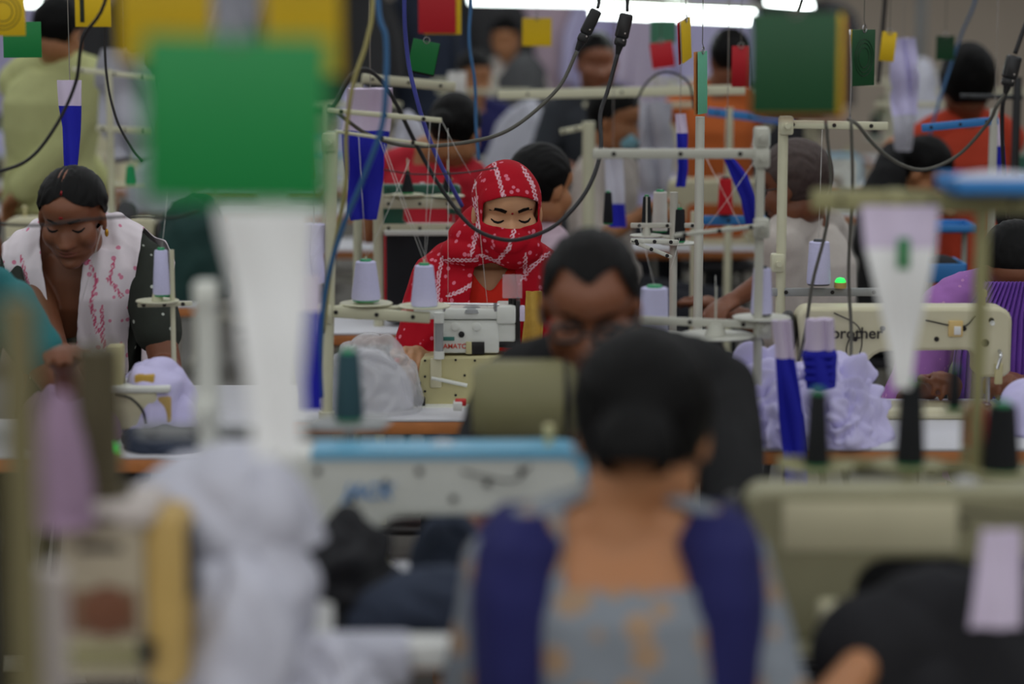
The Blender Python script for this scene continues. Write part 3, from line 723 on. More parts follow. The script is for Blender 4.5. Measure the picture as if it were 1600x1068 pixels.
def build_scarf():
    HM, hs, sh, nb, R = red['HM'], red['hs'], red['sh'], red['nb'], red['root']; T = lambda p: HM @ (Vector(p) * hs); HR = HM.to_3x3()
    g = MB(); el = lambda p, r: g.ell(T(p), tuple(v * hs for v in r), R=HR, u=40, w=26)
    el((0, .014, .026), (.082, .102, .092)); el((0, -.012, .010), (.0755, .083, .092)); el((0, -.024, -.050), (.074, .072, .074)); el((0, -.028, .032), (.073, .067, .066)); el((0, -.047, -.052), (.056, .066, .044)); el((-.038, -.036, -.038), (.042, .046, .048)); el((.038, -.036, -.038), (.042, .046, .048))
    g.limb([T((0, .01, -.06)), nb + Vector((0, -.02, .03))], [.088, .104], 28)
    g.ell(nb + Vector((.004, -.055, .045)), (.118, .085, .062), u=32, w=20); g.ell(nb + Vector((-.01, -.065, .005)), (.122, .080, .055), u=32, w=20); g.ell(T((.01, -.052, -.075)), (.072, .058, .055))
    ax = Vector((1, 0, 0))
    g.loft([(sh + Vector((0, -.01, -.30)), ax * .165, Vector((0, .135, 0))), (sh + Vector((0, -.01, -.16)), ax * .168, Vector((0, .140, 0))), (sh + Vector((0, -.0, -.05)), ax * .168, Vector((0, .135, 0))), (sh + Vector((0, 0, .03)), ax * .150, Vector((0, .10, 0)))], 36)
    for s_ in (-1, 1):
        S = sh + Vector((s_ * .140, 0, -.035)); E = red['arms'][0 if s_ < 0 else 1][1]
        g.limb([sh + Vector((s_ * .085, 0, .005)), S, S.lerp(E, .7)], [.076, .077, .072])
    me = remeshed(g, .0042, 'headscarf', 5)
    HMi = np.array(HM.inverted()); co = get_co(me); no = get_no(me); d = np.zeros(len(co))
    wz = np.clip((HC_z(HM) - .055 - co[:, 2]) / .04, 0, 1)
    for i, p in enumerate(co):
        if wz[i] > 0:
            q = p[2] * 62 + p[0] * 26 * math.copysign(1, p[0]) + noise.noise(Vector((p[0] * 9, p[1] * 9, p[2] * 9))) * 4.0
            d[i] = (math.sin(q) * .0030 + noise.noise(Vector((p[0] * 22, p[1] * 22, p[2] * 14))) * .006) * wz[i]
        else: d[i] = noise.noise(Vector((p[0] * 16, p[1] * 16, p[2] * 16))) * .0022
    co = co + no * d[:, None]; set_co(me, co)
    h = np.c_[co, np.ones(len(co))] @ HMi.T / hs
    x, y, z = h[:, 0], h[:, 1], h[:, 2]
    top = .058 - 5.5 * x * x; bot = -.016 + 2.0 * x * x
    face = (y < -.025) & (z < top) & (z > bot) & (np.abs(x) < .066)
    lx, lz = co[:, 0], co[:, 2]
    opn = (co[:, 1] < sh.y) & (lz < nb.z - .018 - np.abs(lx + .005) * .35) & (lx > -.045 - (nb.z - lz) * .12) & (lx < .05 + (nb.z - lz) * .10)
    low = lz < sh.z - .27
    drop_verts(me, face | opn | low); smooth_edge(me, 10)
    px = lambda X, Y_: ((X - 772) * 6.0 / FPX + P(772, 500, 6.0).x - R.location.x, P(X, Y_, 5.95).z)
    lines = [[px(772, 252), px(778, 268), px(788, 302)], [px(818, 262), px(832, 285), px(838, 312)], [px(804, 352), px(795, 380), px(778, 402)], [px(752, 394), px(778, 404)],
             [px(700, 404), px(744, 402)], [px(692, 402), px(686, 430), px(684, 480)], [px(821, 393), px(820, 420)], [px(816, 432), px(832, 415), px(856, 398)], [px(702, 458), px(722, 450), px(746, 436)], [px(735, 300), px(742, 285)], [px(738, 392), px(748, 350), px(742, 310)], [px(846, 455), px(858, 470)]]
    polyattr(me, 'print', lines, .0066, lambda c: c[:, 0], lambda c: c[:, 2], .011)
    o = link(me, 'headscarf', MATS['scarf'], R, angle=180)
    so = o.modifiers.new('thick', 'SOLIDIFY'); so.thickness = .0025; so.offset = -1
    g = MB(); el2 = MB(); el2.ell(T((0, .010, .020)), tuple(v * hs for v in (.0785, .088, .088)), R=HR, u=40, w=26)
    hm = remeshed(el2, .005, 'hair', 2); co = get_co(hm); h = np.c_[co, np.ones(len(co))] @ HMi.T / hs
    drop_verts(hm, (h[:, 2] < .058 - 6 * h[:, 0] ** 2) & (h[:, 1] < -.012 + (.06 - h[:, 2]) * .1)); link(hm, 'hair', MATS['hair'], R, angle=180)
def HC_z(HM): return HM.translation.z
build_scarf()
strip_on(red['bv'], red['HM'], red['hs'], [(0, .013), (0, .018)], [.0026, .0026], .0012, 'bindi', MATS['bindi'], red['root'])
strip([(455, 822, 846), (500, 820, 848), (548, 815, 846)], 5.86, [('gold_cloth', 0, 'gold_section'), ('gold_cloth', 1, 'lower_gold')], 'gold and red edged cloth end hanging from the red headscarf', name='scarf_end', cat='cloth', group=None, wav=.006)

left = worker('woman in a pink flowered white dupatta, dark hair parted with red powder', 125, 5.86, 0, (113, 337, 5.58), (132, 398, 5.72),
              [(150, 590, 5.35), (235, 600, 5.36)], hs=1.0, hyaw=-6, pitch=22, skin='skin_dark', shirt='dotted_dark', voxel=.004, sleeve=.34, seat=.50, sw=.146, elbow_out=.3,
              bun=[((0, .10, -.02), (.045, .04, .045))], hair_r=(.083, .100, .088), hairline=lambda x, y, z: (z < .084 - .60 * abs(x) and y < -.024 + (.078 - z) * .28) or (z < -.045 and y < .035) or z < -.075,
              neck_cut=lambda x, y, z: y < -.06 and z > .90 and abs(x + .0) < .028 + (z - .90) * .38)
def build_dupatta(pr, outer_px, Y, lines):
    R, sh = pr['root'], pr['sh']; g = MB(); ax = Vector((1, 0, 0))
    pel = Vector((0, 0, .60))
    g.loft([(pel.lerp(sh, t), ax * (a), Vector((0, b, 0))) for t, a, b in ((.2, .160, .150), (.5, .160, .140), (.8, .172, .142), (.95, .172, .118), (1.05, .140, .09))], 36)
    for s_ in (-1, 1): g.limb([sh + Vector((s_ * .07, 0, .035)), sh + Vector((s_ * .146, 0, -.022))], [.072, .078])
    me = remeshed(g, .0045, 'dupatta', 5); co = get_co(me); no = get_no(me)
    d = np.array([math.sin(p[0] * 150 + noise.noise(Vector((p[0] * 6, 0, p[2] * 5))) * 6) * .0028 + noise.noise(Vector((p[0] * 18, p[1] * 10, p[2] * 8))) * .005 for p in co])
    co = co + no * d[:, None]; set_co(me, co); k = np.clip((sh.z + .03 - co[:, 2]) / .26, 0, 1); x = co[:, 0]; fr = co[:, 1] < sh.y + .02
    keepR = (x > .062 - .035 * k) & (x < .195 - .045 * k); keepL = (x < -.052 + .045 * k) & (x > -.165 + .085 * k)
    low = (co[:, 2] < sh.z - .30)
    back = (~fr) & (np.abs(x) < .06) & (co[:, 2] > sh.z - .02)
    drop_verts(me, (fr & ~(keepR | keepL)) | low | back); smooth_edge(me, 10)
    polyattr(me, 'print', lines, .006, lambda c: c[:, 0], lambda c: c[:, 2], .016)
    o = link(me, 'dupatta', MATS['dupatta'], R, angle=180); so = o.modifiers.new('thick', 'SOLIDIFY'); so.thickness = .002; so.offset = -1
sz = left['sh'].z
build_dupatta(left, None, None, [[(.07, sz), (.09, sz - .05), (.075, sz - .11), (.085, sz - .18)], [(.13, sz - .01), (.12, sz - .05), (.145, sz - .09)], [(-.10, sz), (-.085, sz - .05)], [(.10, sz - .12), (.095, sz - .2), (.11, sz - .26)]])
HMl, hsl, Rl, bvl = left['HM'], left['hs'], left['root'], left['bv']
strip_on(bvl, HMl, hsl, [(0, .034), (0, .040)], [.0045, .0045], .0012, 'bindi', MATS['bindi'], Rl)
strip_on(bvh_of([c for c in Rl.children if c.name.startswith('hair')][0].data), HMl, hsl, [(0, .078), (0, .086), (.001, .094)], [.0035, .0028, .0018], .0015, 'sindoor', MATS['bindi'], Rl)
b = MB(); b.ell(HMl @ (Vector((.080, -.002, -.044)) * hsl), (.005, .004, .010)); b.build('earring', mat('gold', (200, 150, 50), .3, .8), Rl)

man = worker('man in black shirt and dark rimmed glasses bent over the blue trimmed machine', 930, 4.36, 0, (922, 478, 4.13), (962, 590, 4.27),
             [(748, 856, 3.80), (1110, 890, 3.82)], hs=1.12, hyaw=-4, pitch=22, skin='skin_dark', shirt='black_shirt', voxel=.005, sleeve=.62, sw=.195, seat=.47, shirt_w=1.15, chest=1.1, shirt_inf=.020, elbow_out=1.1,
             hairline=lambda x, y, z: (z < .074 + min(.016, abs(x) * .5) - (0 if abs(x) < .045 else (abs(x) - .045) * 2.0) and y < -.028 + (.085 - z) * .36) or (z < -.03 and y < .045) or z < -.06)
def glasses(pr, m='black_plastic'):
    HM, hs, R = pr['HM'], pr['hs'], pr['root']
    for s_ in (-1, 1):
        pts = [HM @ (Vector((s_ * .033 + .024 * math.copysign(abs(math.cos(t)) ** .7, math.cos(t)), -.093 + abs(.033 + .024 * math.cos(t)) * .25, -.002 + .016 * math.copysign(abs(math.sin(t)) ** .7, math.sin(t)))) * hs) for t in [2 * PI * i / 24 for i in range(25)]]
        b = MB(); b.tube(pts, .0036 * hs, 6, cap=False); gl = b.build('glasses_frame', MATS[m], R)
        b = MB(); b.tube([HM @ (Vector(v) * hs) for v in ((s_ * .057, -.080, .004), (s_ * .076, -.055, .004), (s_ * .080, .005, .000))], .0022 * hs, 6); b.build('temple_arm', MATS[m], gl)
    b = MB(); b.tube([HM @ (Vector(v) * hs) for v in ((-.011, -.097, .002), (0, -.100, .004), (.011, -.097, .002))], .0024 * hs, 6); b.build('glasses_bridge', MATS[m], R)
glasses(man)

fgw = worker('woman seen from behind in grey patterned blouse with navy shawl over both shoulders', 1010, 3.02, 180, (1003, 672, 3.12), (966, 858, 3.08),
             [(1365, 1012, 3.16), (860, 1040, 3.36)], hs=1.12, hyaw=-8, pitch=24, skin='skin', shirt='floral_grey', voxel=.006, sleeve=.42, sw=.150, seat=.45, bun=[((0, .098, -.045), (.05, .042, .055))],
             hair_r=(.088, .104, .100), shirt_w=1.0, shirt_inf=.010, elbow_out=.45, features=False, hand_dir=((-.3, -.9, -.2), (.2, -.9, -.2)),
             neck_cut=lambda x, y, z: y > -.02 and z > .948 and abs(x) < .104)
def shawl(pr):
    R, sh = pr['root'], pr['sh']
    for s_ in (-1, 1):
        E = pr['arms'][0 if s_ < 0 else 1][1]; S = sh + Vector((s_ * .168, 0, -.02))
        g = MB(); c = sh + Vector((s_ * .128, 0, .012))
        g.loft([(c + Vector((0, .0, .044)), Vector((.035, 0, 0)), Vector((0, .05, 0))), (c + Vector((s_ * .004, 0, .01)), Vector((.060, 0, 0)), Vector((0, .100, 0))), (c + Vector((s_ * .010, 0, -.06)), Vector((.064, 0, 0)), Vector((0, .125, 0))),
                (c + Vector((s_ * .008, 0, -.16)), Vector((.062, 0, 0)), Vector((0, .135, 0))), (c + Vector((s_ * .0, 0, -.36)), Vector((.055, 0, 0)), Vector((0, .135, 0)))], 28)
        me = remeshed(g, .007, 'shawl', 4); wrinkle(me, .004, 14, 4 + s_, stretch=(2, 1, .3)); link(me, 'shawl', MATS['navy'], R, angle=180)
shawl(fgw)

pw = worker('woman in purple pleated kurta bent over the cream machine at the right edge', 1590, 6.02, 0, (1584, 425, 5.84), (1590, 470, 5.93),
       [(1462, 600, 5.62), (1590, 598, 5.62)], hs=1.06, hyaw=-8, pitch=34, skin='skin_dark', shirt='purple_kurta', voxel=.0055, sleeve=.55, sw=.185, seat=.44, curl=.9, shirt_inf=.02)
b = MB(); rows_ = [(440, 1538, 1612), (500, 1500, 1606), (560, 1490, 1604), (628, 1486, 1600)]; g_ = []
for i in range(3):
    for k in range(6 + (i == 2)):
        t = k / 6; y_ = rows_[i][0] * (1 - t) + rows_[i + 1][0] * t; xl = rows_[i][1] * (1 - t) + rows_[i + 1][1] * t; xr = rows_[i][2] * (1 - t) + rows_[i + 1][2] * t
        g_.append([P(xl + (xr - xl) * u / 60, y_, 5.70 - .03 * (y_ - 440) / 190) + Vector((0, .007 * math.sin(u * 1.25), 0)) for u in range(61)])
b.sheet(g_, .003); b.build('pleated_shawl', mat('purple_pleats', (124, 78, 178), .8), pw['root'], world=True)
wm = worker('grey haired man in white checked shirt turned away, reaching over his table', 1262, 6.92, -118, (1240, 290, 6.80), (1258, 362, 6.90),
            [(1112, 492, 6.60), (1120, 480, 6.95)], hs=1.12, pitch=16, skin='skin_dark', shirt='white_shirt', hair='hair_grey', sleeve=.52, sw=.19, seat=.48, voxel=.007, curl=.4, elbow_out=.25, shirt_inf=.018, pole=(Vector((.2, .1, -1)), Vector((-.2, .1, -1))))
glasses(wm)
worker('black haired man in pale pink shirt turned away behind the red headscarf', 812, 7.2, 128, (848, 292, 7.1), (812, 378, 7.18), [(905, 470, 7.4), (760, 470, 7.5)], hs=1.1, pitch=12, skin='skin', shirt='pink_shirt', seat=.40, voxel=.008, sleeve=.45, sw=.18, shirt_inf=.018)
worker('woman in red top with dark hair tied back, bare arm hanging down', 660, 8.3, 158, (712, 205, 8.2), (668, 262, 8.28), [(760, 345, 8.5), (620, 350, 8.7)], hs=1.12, pitch=18, shirt='red_shirt', seat=.52, voxel=.009, sleeve=.25, bun=[((0, .10, 0), (.04, .04, .04))], features=False)
worker('standing man in pale yellow shirt and brown trousers with his back turned', 85, 9.05, 152, (92, 52, 9.0), (88, 118, 9.05), [(30, 300, 8.9), (168, 300, 9.2)], hs=1.12, pitch=22, shirt='yellow_shirt', trousers='trousers_tan', stand=True, voxel=.009, sleeve=.95, sw=.185, features=False, shirt_w=1.18, chest=1.15, shirt_inf=.03, elbow_out=.8)
worker('far man in dark shirt with blurred face below the lit lamp', 925, 10.55, 10, (932, 98, 10.45), (924, 168, 10.5), [(880, 260, 10.2), (970, 260, 10.2)], hs=1.15, pitch=8, shirt='dark_top', seat=.66, voxel=.011, features=False, skin='skin_dark')
w11 = worker('far woman wearing a pale blue face mask, turned to the right', 945, 8.95, 62, (962, 188, 8.9), (948, 262, 8.95), [(1010, 330, 8.7), (1010, 330, 9.1)], hs=1.1, pitch=14, shirt='white_shirt', seat=.5, voxel=.009, features=False)
b = MB(); b.ell(w11['HM'] @ (Vector((0, -.062, -.055)) * 1.1), (.052, .042, .042), R=w11['HM'].to_3x3()); b.build('face_mask', mat('mask_blue', (150, 205, 220), .8), w11['root'])
worker('far person in orange clothes between the mint card and the red card', 1122, 10.1, 190, (1140, 92, 10.0), (1118, 158, 10.05), [(1080, 290, 10.3), (1160, 290, 10.3)], hs=1.1, pitch=10, shirt='orange_cloth', seat=.64, voxel=.011, features=False, sleeve=.7, skin='skin_dark')
worker('far person in red top with black hair below the bare wall', 1508, 8.85, 185, (1510, 128, 8.8), (1510, 205, 8.85), [(1440, 300, 9.1), (1580, 300, 9.1)], hs=1.2, pitch=8, shirt='orange_red_shirt', seat=.58, voxel=.009, features=False, hair_r=(.088, .1, .11), hair_off=(0, .015, .005), skin='skin_dark', shirt_w=.9)
worker('far person in black bending beside the hanging grey cable', 1395, 8.4, 70, (1442, 268, 8.3), (1402, 262, 8.4), [(1440, 330, 8.2), (1450, 330, 8.5)], hs=1.05, pitch=45, shirt='black_shirt', seat=.48, voxel=.010, features=False, skin='skin')
le = worker('worker in teal cut off by the left edge of the picture', -135, 5.25, 12, (-62, 382, 5.02), (-105, 462, 5.12), [(-110, 640, 4.85), (100, 570, 4.92)], hs=1.08, pitch=26, shirt='teal', seat=.48, voxel=.007, sleeve=.22, hair='hair', features=False, skin='skin_dark')
worker('far worker in navy shirt behind the blue cables', 745, 11.9, 20, (742, 118, 11.8), (745, 178, 11.85), [(720, 260, 11.5), (780, 260, 11.5)], hs=1.1, pitch=20, shirt='navy', seat=.5, voxel=.012, features=False)
worker('far worker in white behind the yellow card', 800, 13.9, -10, (790, 60, 13.8), (795, 110, 13.9), [(760, 190, 13.5), (830, 190, 13.5)], hs=1.1, pitch=20, shirt='white_shirt', seat=.6, voxel=.012, features=False)
worker('far worker in black at the right edge', 1660, 7.5, 200, (1650, 250, 7.45), (1655, 320, 7.5), [(1590, 380, 7.7), (1720, 380, 7.7)], hs=1.05, pitch=15, shirt='black_shirt', seat=.42, voxel=.011, features=False)
# ================================================================ machines in the focused rows
mat('mauve_cloth', (150, 124, 148), .9)
# --- white and grey machine with an upper motor box, in front of the masked woman
def red_machine():
    Y = 5.58; a = P(700, 640, Y)
    R = thing('sewing_machine', 'cream machine with grey upper motor box in front of the masked woman', 'sewing machine', (a.x, Y, TZ))
    b = MB(); pbox(b, 652, 636, 830, 650, Y - .06, .18, .004); b.build('bed', MATS['machine_white'], R, world=True)
    b = MB(); pbox(b, 678, 500, 780, 552, Y, .11, .006); pbox(b, 776, 505, 806, 534, Y + .004, .10, .005); b.build('motor_box', MATS['machine_white'], R, world=True)
    b = MB(); pbox(b, 646, 482, 778, 499, Y - .004, .12, .005); b.build('top_lid', MATS['machine_white'], R, world=True)
    b = MB(); pbox(b, 776, 478, 806, 506, Y - .006, .11, .005); b.build('end_cap', MATS['machine_white'], R, world=True)
    b = MB(); pbox(b, 806, 470, 813, 545, Y, .08, .003); pbox(b, 776, 534, 812, 543, Y + .01, .09, .003); b.build('belt_guard', MATS['dark_metal'], R, world=True)
    b = MB()
    outl = [(652, 636), (652, 600), (658, 560), (664, 553), (778, 551), (800, 556), (830, 566), (830, 636)]
    o = P(700, 600, Y + .04); b.prism([((P(x, y, Y + .04) - o).x, (P(x, y, Y + .04) - o).z) for x, y in outl], o, (1, 0, 0), (0, 0, 1), (0, .10, 0)); b.build('arm_body', MATS['machine_old'], R, world=True, bevel=.006)
    b = MB(); pbox(b, 672, 560, 690, 606, Y - .018, .02, .004); b.build('front_plate', MATS['machine_cream'], R, world=True)
    b = MB(); b.cyl(P(686, 500, Y - .022), P(686, 552, Y - .022), .0105, n=20); b.build('sleeve_tube', MATS['grey_plastic'], R, world=True)
    b = MB(); b.cyl(P(686, 488, Y - .022), P(686, 504, Y - .022), .0125, n=20); b.build('upper_collar', MATS['machine_white'], R, world=True)
    b = MB(); b.cyl(P(686, 548, Y - .022), P(686, 560, Y - .022), .013, n=20); b.build('lower_collar', MATS['machine_white'], R, world=True)
    for x in (711, 745):
        b = MB(); b.lathe([(0, 0), (.0105, 0), (.0105, .004), (.0085, .005), (0, .004)], P(x, 510, Y), (0, -1, 0), 24); b.build('round_cap', MATS['machine_white'], R, world=True)
    b = MB(); b.lathe([(0, 0), (.0075, 0), (.0075, .004), (0, .005)], P(721, 522, Y), (0, -1, 0), 20); b.build('black_knob', MATS['black_plastic'], R, world=True)
    b = MB(); pbox(b, 728, 534, 757, 553, Y - .004, .01, .001); b.build('display_window', MATS['dark_metal'], R, world=True)
    b = MB(); pbox(b, 728, 534, 737, 553, Y - .006, .006, .001); b.build('display_cover', MATS['machine_old'], R, world=True)
    b = MB(); pbox(b, 692, 526, 710, 532, Y - .002, .004, .0005); b.build('teal_badge', MATS['logo_teal'], R, world=True)
    me = text_mesh('YAMATO', .0165, 'lettering'); me.transform(Matrix.Translation(P(708, 541, Y - .001)) @ Matrix.Rotation(PI / 2, 4, 'X')); link(me, 'lettering', MATS['logo_red'], R, world=True, smooth=False)
    b = MB(); b.tube([P(692, 474, Y), P(780, 476, Y)], .0028); 
    for x in (694, 774): b.cyl(P(x, 473, Y), P(x, 486, Y), .005, n=10)
    b.build('carrying_rail', MATS['steel'], R, world=True)
    b = MB(); b.lathe([(.030, 0), (.028, .008), (.016, .014), (0, .016)], P(737, 487, Y + .02), n=20); b.build('oil_dome', MATS['grey_plastic'], R, world=True)
    b = MB(); pbox(b, 785, 430, 816, 466, Y + .02, .028, .002); b.build('clear_thread_box', mat('clear_box', (240, 225, 230), .2, alpha=.22, spec=.8), R, world=True)
    b = MB(); b.cyl(P(798, 466, Y + .03), P(798, 480, Y + .03), .006, n=10); b.cyl(P(803, 466, Y + .02), P(803, 482, Y + .02), .005, n=10); b.build('box_bracket', MATS['dark_metal'], R, world=True)
    b = MB(); pbox(b, 812, 478, 820, 502, Y - .004, .02, .002); b.build('white_tag', MATS['lilac_tape'], R, world=True)
    b = MB(); p, q = P(674, 590, Y - .016), P(730, 602, Y - .016); b.tube([p, q], .005, 8); b.build('angled_guide', MATS['machine_white'], R, world=True)
    for x, y in ((712, 562), (742, 563), (726, 586), (712, 617), (664, 563), (664, 588), (664, 611), (675, 563), (675, 596)):
        b = MB(); b.lathe([(0, 0), (.003, 0), (.003, .002), (0, .002)], P(x, y, Y - .011), (0, -1, 0), 10); b.build('screw', MATS['dark_metal'], R, world=True)
    b = MB(); b.cyl(P(654, 596, Y - .02), P(654, 630, Y - .02), .006, n=10); pbox(b, 638, 622, 664, 640, Y - .04, .05, .004); b.build('presser_unit', MATS['dark_metal'], R, world=True)
    return R
red_machine()
b = MB(); pbox(b, 708, 629, 722, 642, 5.36, .04, .002); R_ = thing('thread_box', 'small white and red box at the front of the masked woman\'s table', 'box', (P(715, 642, 5.38).x, 5.38, TZ)); b.build('white_half', MATS['paper'], R_, world=True)
b = MB(); pbox(b, 711, 625, 728, 634, 5.375, .03, .002); b.build('red_half', MATS['red_plastic'], R_, world=True)

# --- cream machine with a maker's name on the back, right
m = make_machine('sewing_machine', 'cream machine with dark name lettering on its back, beside the lilac garment heap', 'machine_cream', None, 'brother', 'logo_dark', L=.505, logo_size=.038, logo_x=-.114, logo_z=.200, screws=7, ah=.262)
m.location = (P(1412, 500, 5.42).x, 5.44, TZ)
b = MB(); b.rbox((.118, -.049, .212), (.034, .006, .038), .002); bb_ = b.build('yellow_label', mat('label_yellow', (214, 184, 120), .6), m)
b = MB(); b.rbox((.122, -.053, .208), (.016, .003, .020), .001); b.build('white_label', MATS['paper'], m)
for x, z, r in ((.19, .178, .009), (.175, .215, .006), (.205, .225, .006)):
    b = MB(); b.lathe([(0, 0), (r, 0), (r, .003), (r * .5, .003), (0, .001)], (x, -.046, z), (0, -1, 0), 18); b.build('adjusting_screw', MATS['dark_metal'] if r > .008 else MATS['machine_white'], m)
b = MB(); b.rbox((.222, -.052, .105), (.018, .012, .05), .003); b.build('lifter_bracket', MATS['machine_old'], m)
b = MB(); b.tube(catmull([(-.17, -.05, .25), (-.115, -.062, .22), (-.105, -.06, .17), (-.125, -.056, .13), (-.14, -.056, .16), (-.13, -.056, .2)], 6), .0018, 6); b.build('loose_wire', MATS['dark_metal'], m)

# --- white machine with light blue trim, worked by the man in black
m = make_machine('sewing_machine', 'white machine with light blue rounded trim and blue lettering before the man in black', 'machine_white', 'blue_trim', 'JACK', 'logo_blue', L=.50, logo_size=.034, logo_x=-.100, logo_z=.192, shear=.3, screws=8, ah=.256)
m.location = (P(674, 800, 3.66).x, 3.66, TZ); JM = m
b = MB(); b.rbox((-.02, -.11, .055), (.13, .05, .014), .005); b.build('front_shelf', MATS['machine_white'], m)

# --- blurred cream machine, right of the woman seen from behind
m = make_machine('sewing_machine', 'long blurred cream machine to the right of the navy shawl', mat('machine_dun', (150, 146, 116), .5, var=.1).name, None, None, L=.62, screws=5, ah=.248)
m.location = (P(1492, 900, 3.36).x, 3.40, TZ)
b = MB(); b.rbox((-.13, -.048, .195), (.26, .006, .075), .003); b.build('pale_cover_plate', MATS['machine_cream'], m)
# --- beige and tan machine, lower left, seen end on
def end_machine():
    Y = 2.86; a = P(180, 1060, Y)
    R = thing('sewing_machine', 'blurred beige machine with tan side panel filling the lower left corner', 'sewing machine', (a.x, Y, TZ))
    b = MB(); pbox(b, 92, 812, 226, 1072, Y, .13, .02); b.build('arm_body', mat('machine_beige', (172, 160, 138), .5), R, world=True, bevel=.004)
    b = MB(); pbox(b, 226, 806, 286, 1085, Y + .006, .12, .02); b.build('side_panel', MATS['tan_plastic'], R, world=True)
    b = MB(); pbox(b, 60, 790, 240, 826, Y - .006, .14, .012); b.build('top_cover', mat('machine_pinkish', (196, 186, 180), .5), R, world=True)
    b = MB(); b.lathe([(0, 0), (.032, 0), (.032, .010), (.012, .014), (.012, .02), (0, .02)], P(168, 952, Y), (0, -1, 0), 24); b.build('tension_disc', mat('copper_brown', (112, 70, 48), .5), R, world=True)
    b = MB(); pbox(b, 104, 922, 212, 990, Y - .004, .01, .004); b.build('face_plate', mat('brown_plate', (120, 92, 70), .5), R, world=True)
    b = MB(); pbox(b, 100, 1010, 224, 1022, Y - .010, .02, .003); pbox(b, 100, 1034, 224, 1044, Y - .010, .02, .003); b.build('guide_bar', MATS['machine_khaki'], R, world=True)
    b = MB(); pbox(b, 122, 850, 190, 862, Y - .002, .004, .001); b.build('dark_marking', MATS['dark_metal'], R, world=True)
    b = MB(); pbox(b, 258, 826, 296, 944, Y + .03, .08, .01); b.build('dark_side', MATS['dark_metal'], R, world=True)
    b = MB(); pbox(b, 216, 1000, 240, 1040, Y - .01, .01, .003); b.build('switch', MATS['black_plastic'], R, world=True)
end_machine()
# --- small machine at the left woman's table
def left_machine():
    Y = 5.16; R = thing('sewing_machine', 'small cream overlock machine on the dupatta woman\'s table', 'sewing machine', (P(215, 650, Y).x, Y, TZ))
    b = MB(); pbox(b, 176, 612, 246, 672, Y, .13, .012); b.build('arm_body', MATS['machine_cream'], R, world=True)
    b = MB(); pbox(b, 245, 620, 266, 660, Y + .004, .11, .006); b.build('side_cover', MATS['tan_plastic'], R, world=True)
    b = MB(); pbox(b, 172, 604, 264, 614, Y - .004, .13, .004); b.build('top_plate', MATS['machine_white'], R, world=True)
    b = MB(); b.tube(catmull([P(182, 616, Y - .01), P(204, 622, Y - .02), P(222, 640, Y - .02), P(228, 660, Y - .012)], 6), .003, 6); b.build('thread_tube', MATS['dark_metal'], R, world=True)
    b = MB(); b.cyl(P(220, 604, Y + .03), P(220, 584, Y + .03), .007, n=10); pbox(b, 210, 586, 240, 598, Y + .02, .03, .003); b.build('tension_unit', MATS['gold_cloth'], R, world=True)
    b = MB(); pbox(b, 166, 540, 190, 614, Y + .02, .05, .006); b.build('rear_column', MATS['machine_old'], R, world=True)
left_machine()
# --- olive rounded motor cover between the man and the woman seen from behind
Y = 3.99; R_ = thing('servo_motor', 'blurred olive rounded motor cover on a post in front of the man in black', 'motor', (P(822, 630, Y).x, Y, TZ))
b = MB(); b.lathe([(0, 0), (.056, 0), (.068, .014), (.073, .04), (.073, .150), (.066, .175), (.050, .185), (0, .185)], P(738, 626, Y), (1, 0, 0), 36); b.build('motor_housing', mat('motor_olive', (118, 114, 80), .55), R_, world=True)
b = MB(); b.lathe([(.071, 0), (.0745, .002), (.0745, .006), (.071, .008)], P(880, 626, Y), (1, 0, 0), 36); b.build('housing_band', MATS['dark_metal'], R_, world=True)
b = MB(); p = P(822, 690, Y); b.cyl((p.x, Y, TZ + .004), (p.x, Y, p.z + .01), .012); b.rbox((p.x, Y, p.z + .004), (.17, .08, .022), .006); b.build('mounting_post', MATS['dark_metal'], R_, world=True)
# ================================================================ thread stands
stand('cream thread stand with two arms left of the masked woman', 520, 5.30, 205,
      [((505, 486, 672, 496), .026), ((512, 172, 690, 188), .012, 'cream_metal', .1), ((524, 205, 668, 226), .008, 'cream_metal', .1)],
      [(572, 474, 42, .04), (663, 478, 42, .04)], r=.013, slant=P(505, 600, 5.3).x - P(520, 600, 5.3).x, clamps=((516, 222), (508, 490)))
stand('tall cream stand with drilled crossbar right of the bent man', 1189, 5.08, 205, [((926, 240, 1200, 240), .022), ((1052, 368, 1196, 352), .010, 'cream_metal_grey', -.05), ((955, 497, 1200, 508), .018)],
      [(1022, 522, 50, .05), (1118, 524, 62, .0), (1190, 496, 46, .02)], r=.010, clamps=((1190, 214), (1190, 246), (1190, 356), (1192, 512)), mt='cream_metal_grey')
stand('beige thread stand rising behind the lilac cone on the machine table', 1224, 5.62, 190, [((1218, 194, 1388, 197), .020), ((1205, 456, 1395, 456), .020, 'grey_plastic')], r=.0125, clamps=((1228, 196), (1215, 410)), mt='cream_metal')
stand('wooden topped white post holding a small cone plate beside the green card', 268, 5.40, 390, [((215, 476, 300, 474), .012)], [(246, 470, 34, 0)], r=.006, name='thread_stand')
stand('white post with shelf behind the blue cables, left of the headscarf', 590, 7.0, 212, [((592, 318, 720, 318), .030), ((592, 356, 720, 356), .026)], [(637, 304, 26, .0), (700, 306, 26, .0)], r=.016, clamps=((590, 212),), base_z=0.0)
stand('cream stand with long flat bar in front of the far masked woman', 920, 8.0, 190, [((778, 148, 1165, 140), .034), ((875, 206, 925, 196), .02)], r=.022, mt='cream_metal', base_z=0.0)
stand('cream stand holding the edge-on mint card', 1094, 5.9, 182, [((1050, 402, 985, 376), .010), ((985, 376, 1060, 378), .012)], r=.012, mt='cream_metal_grey', base_z=0.0)
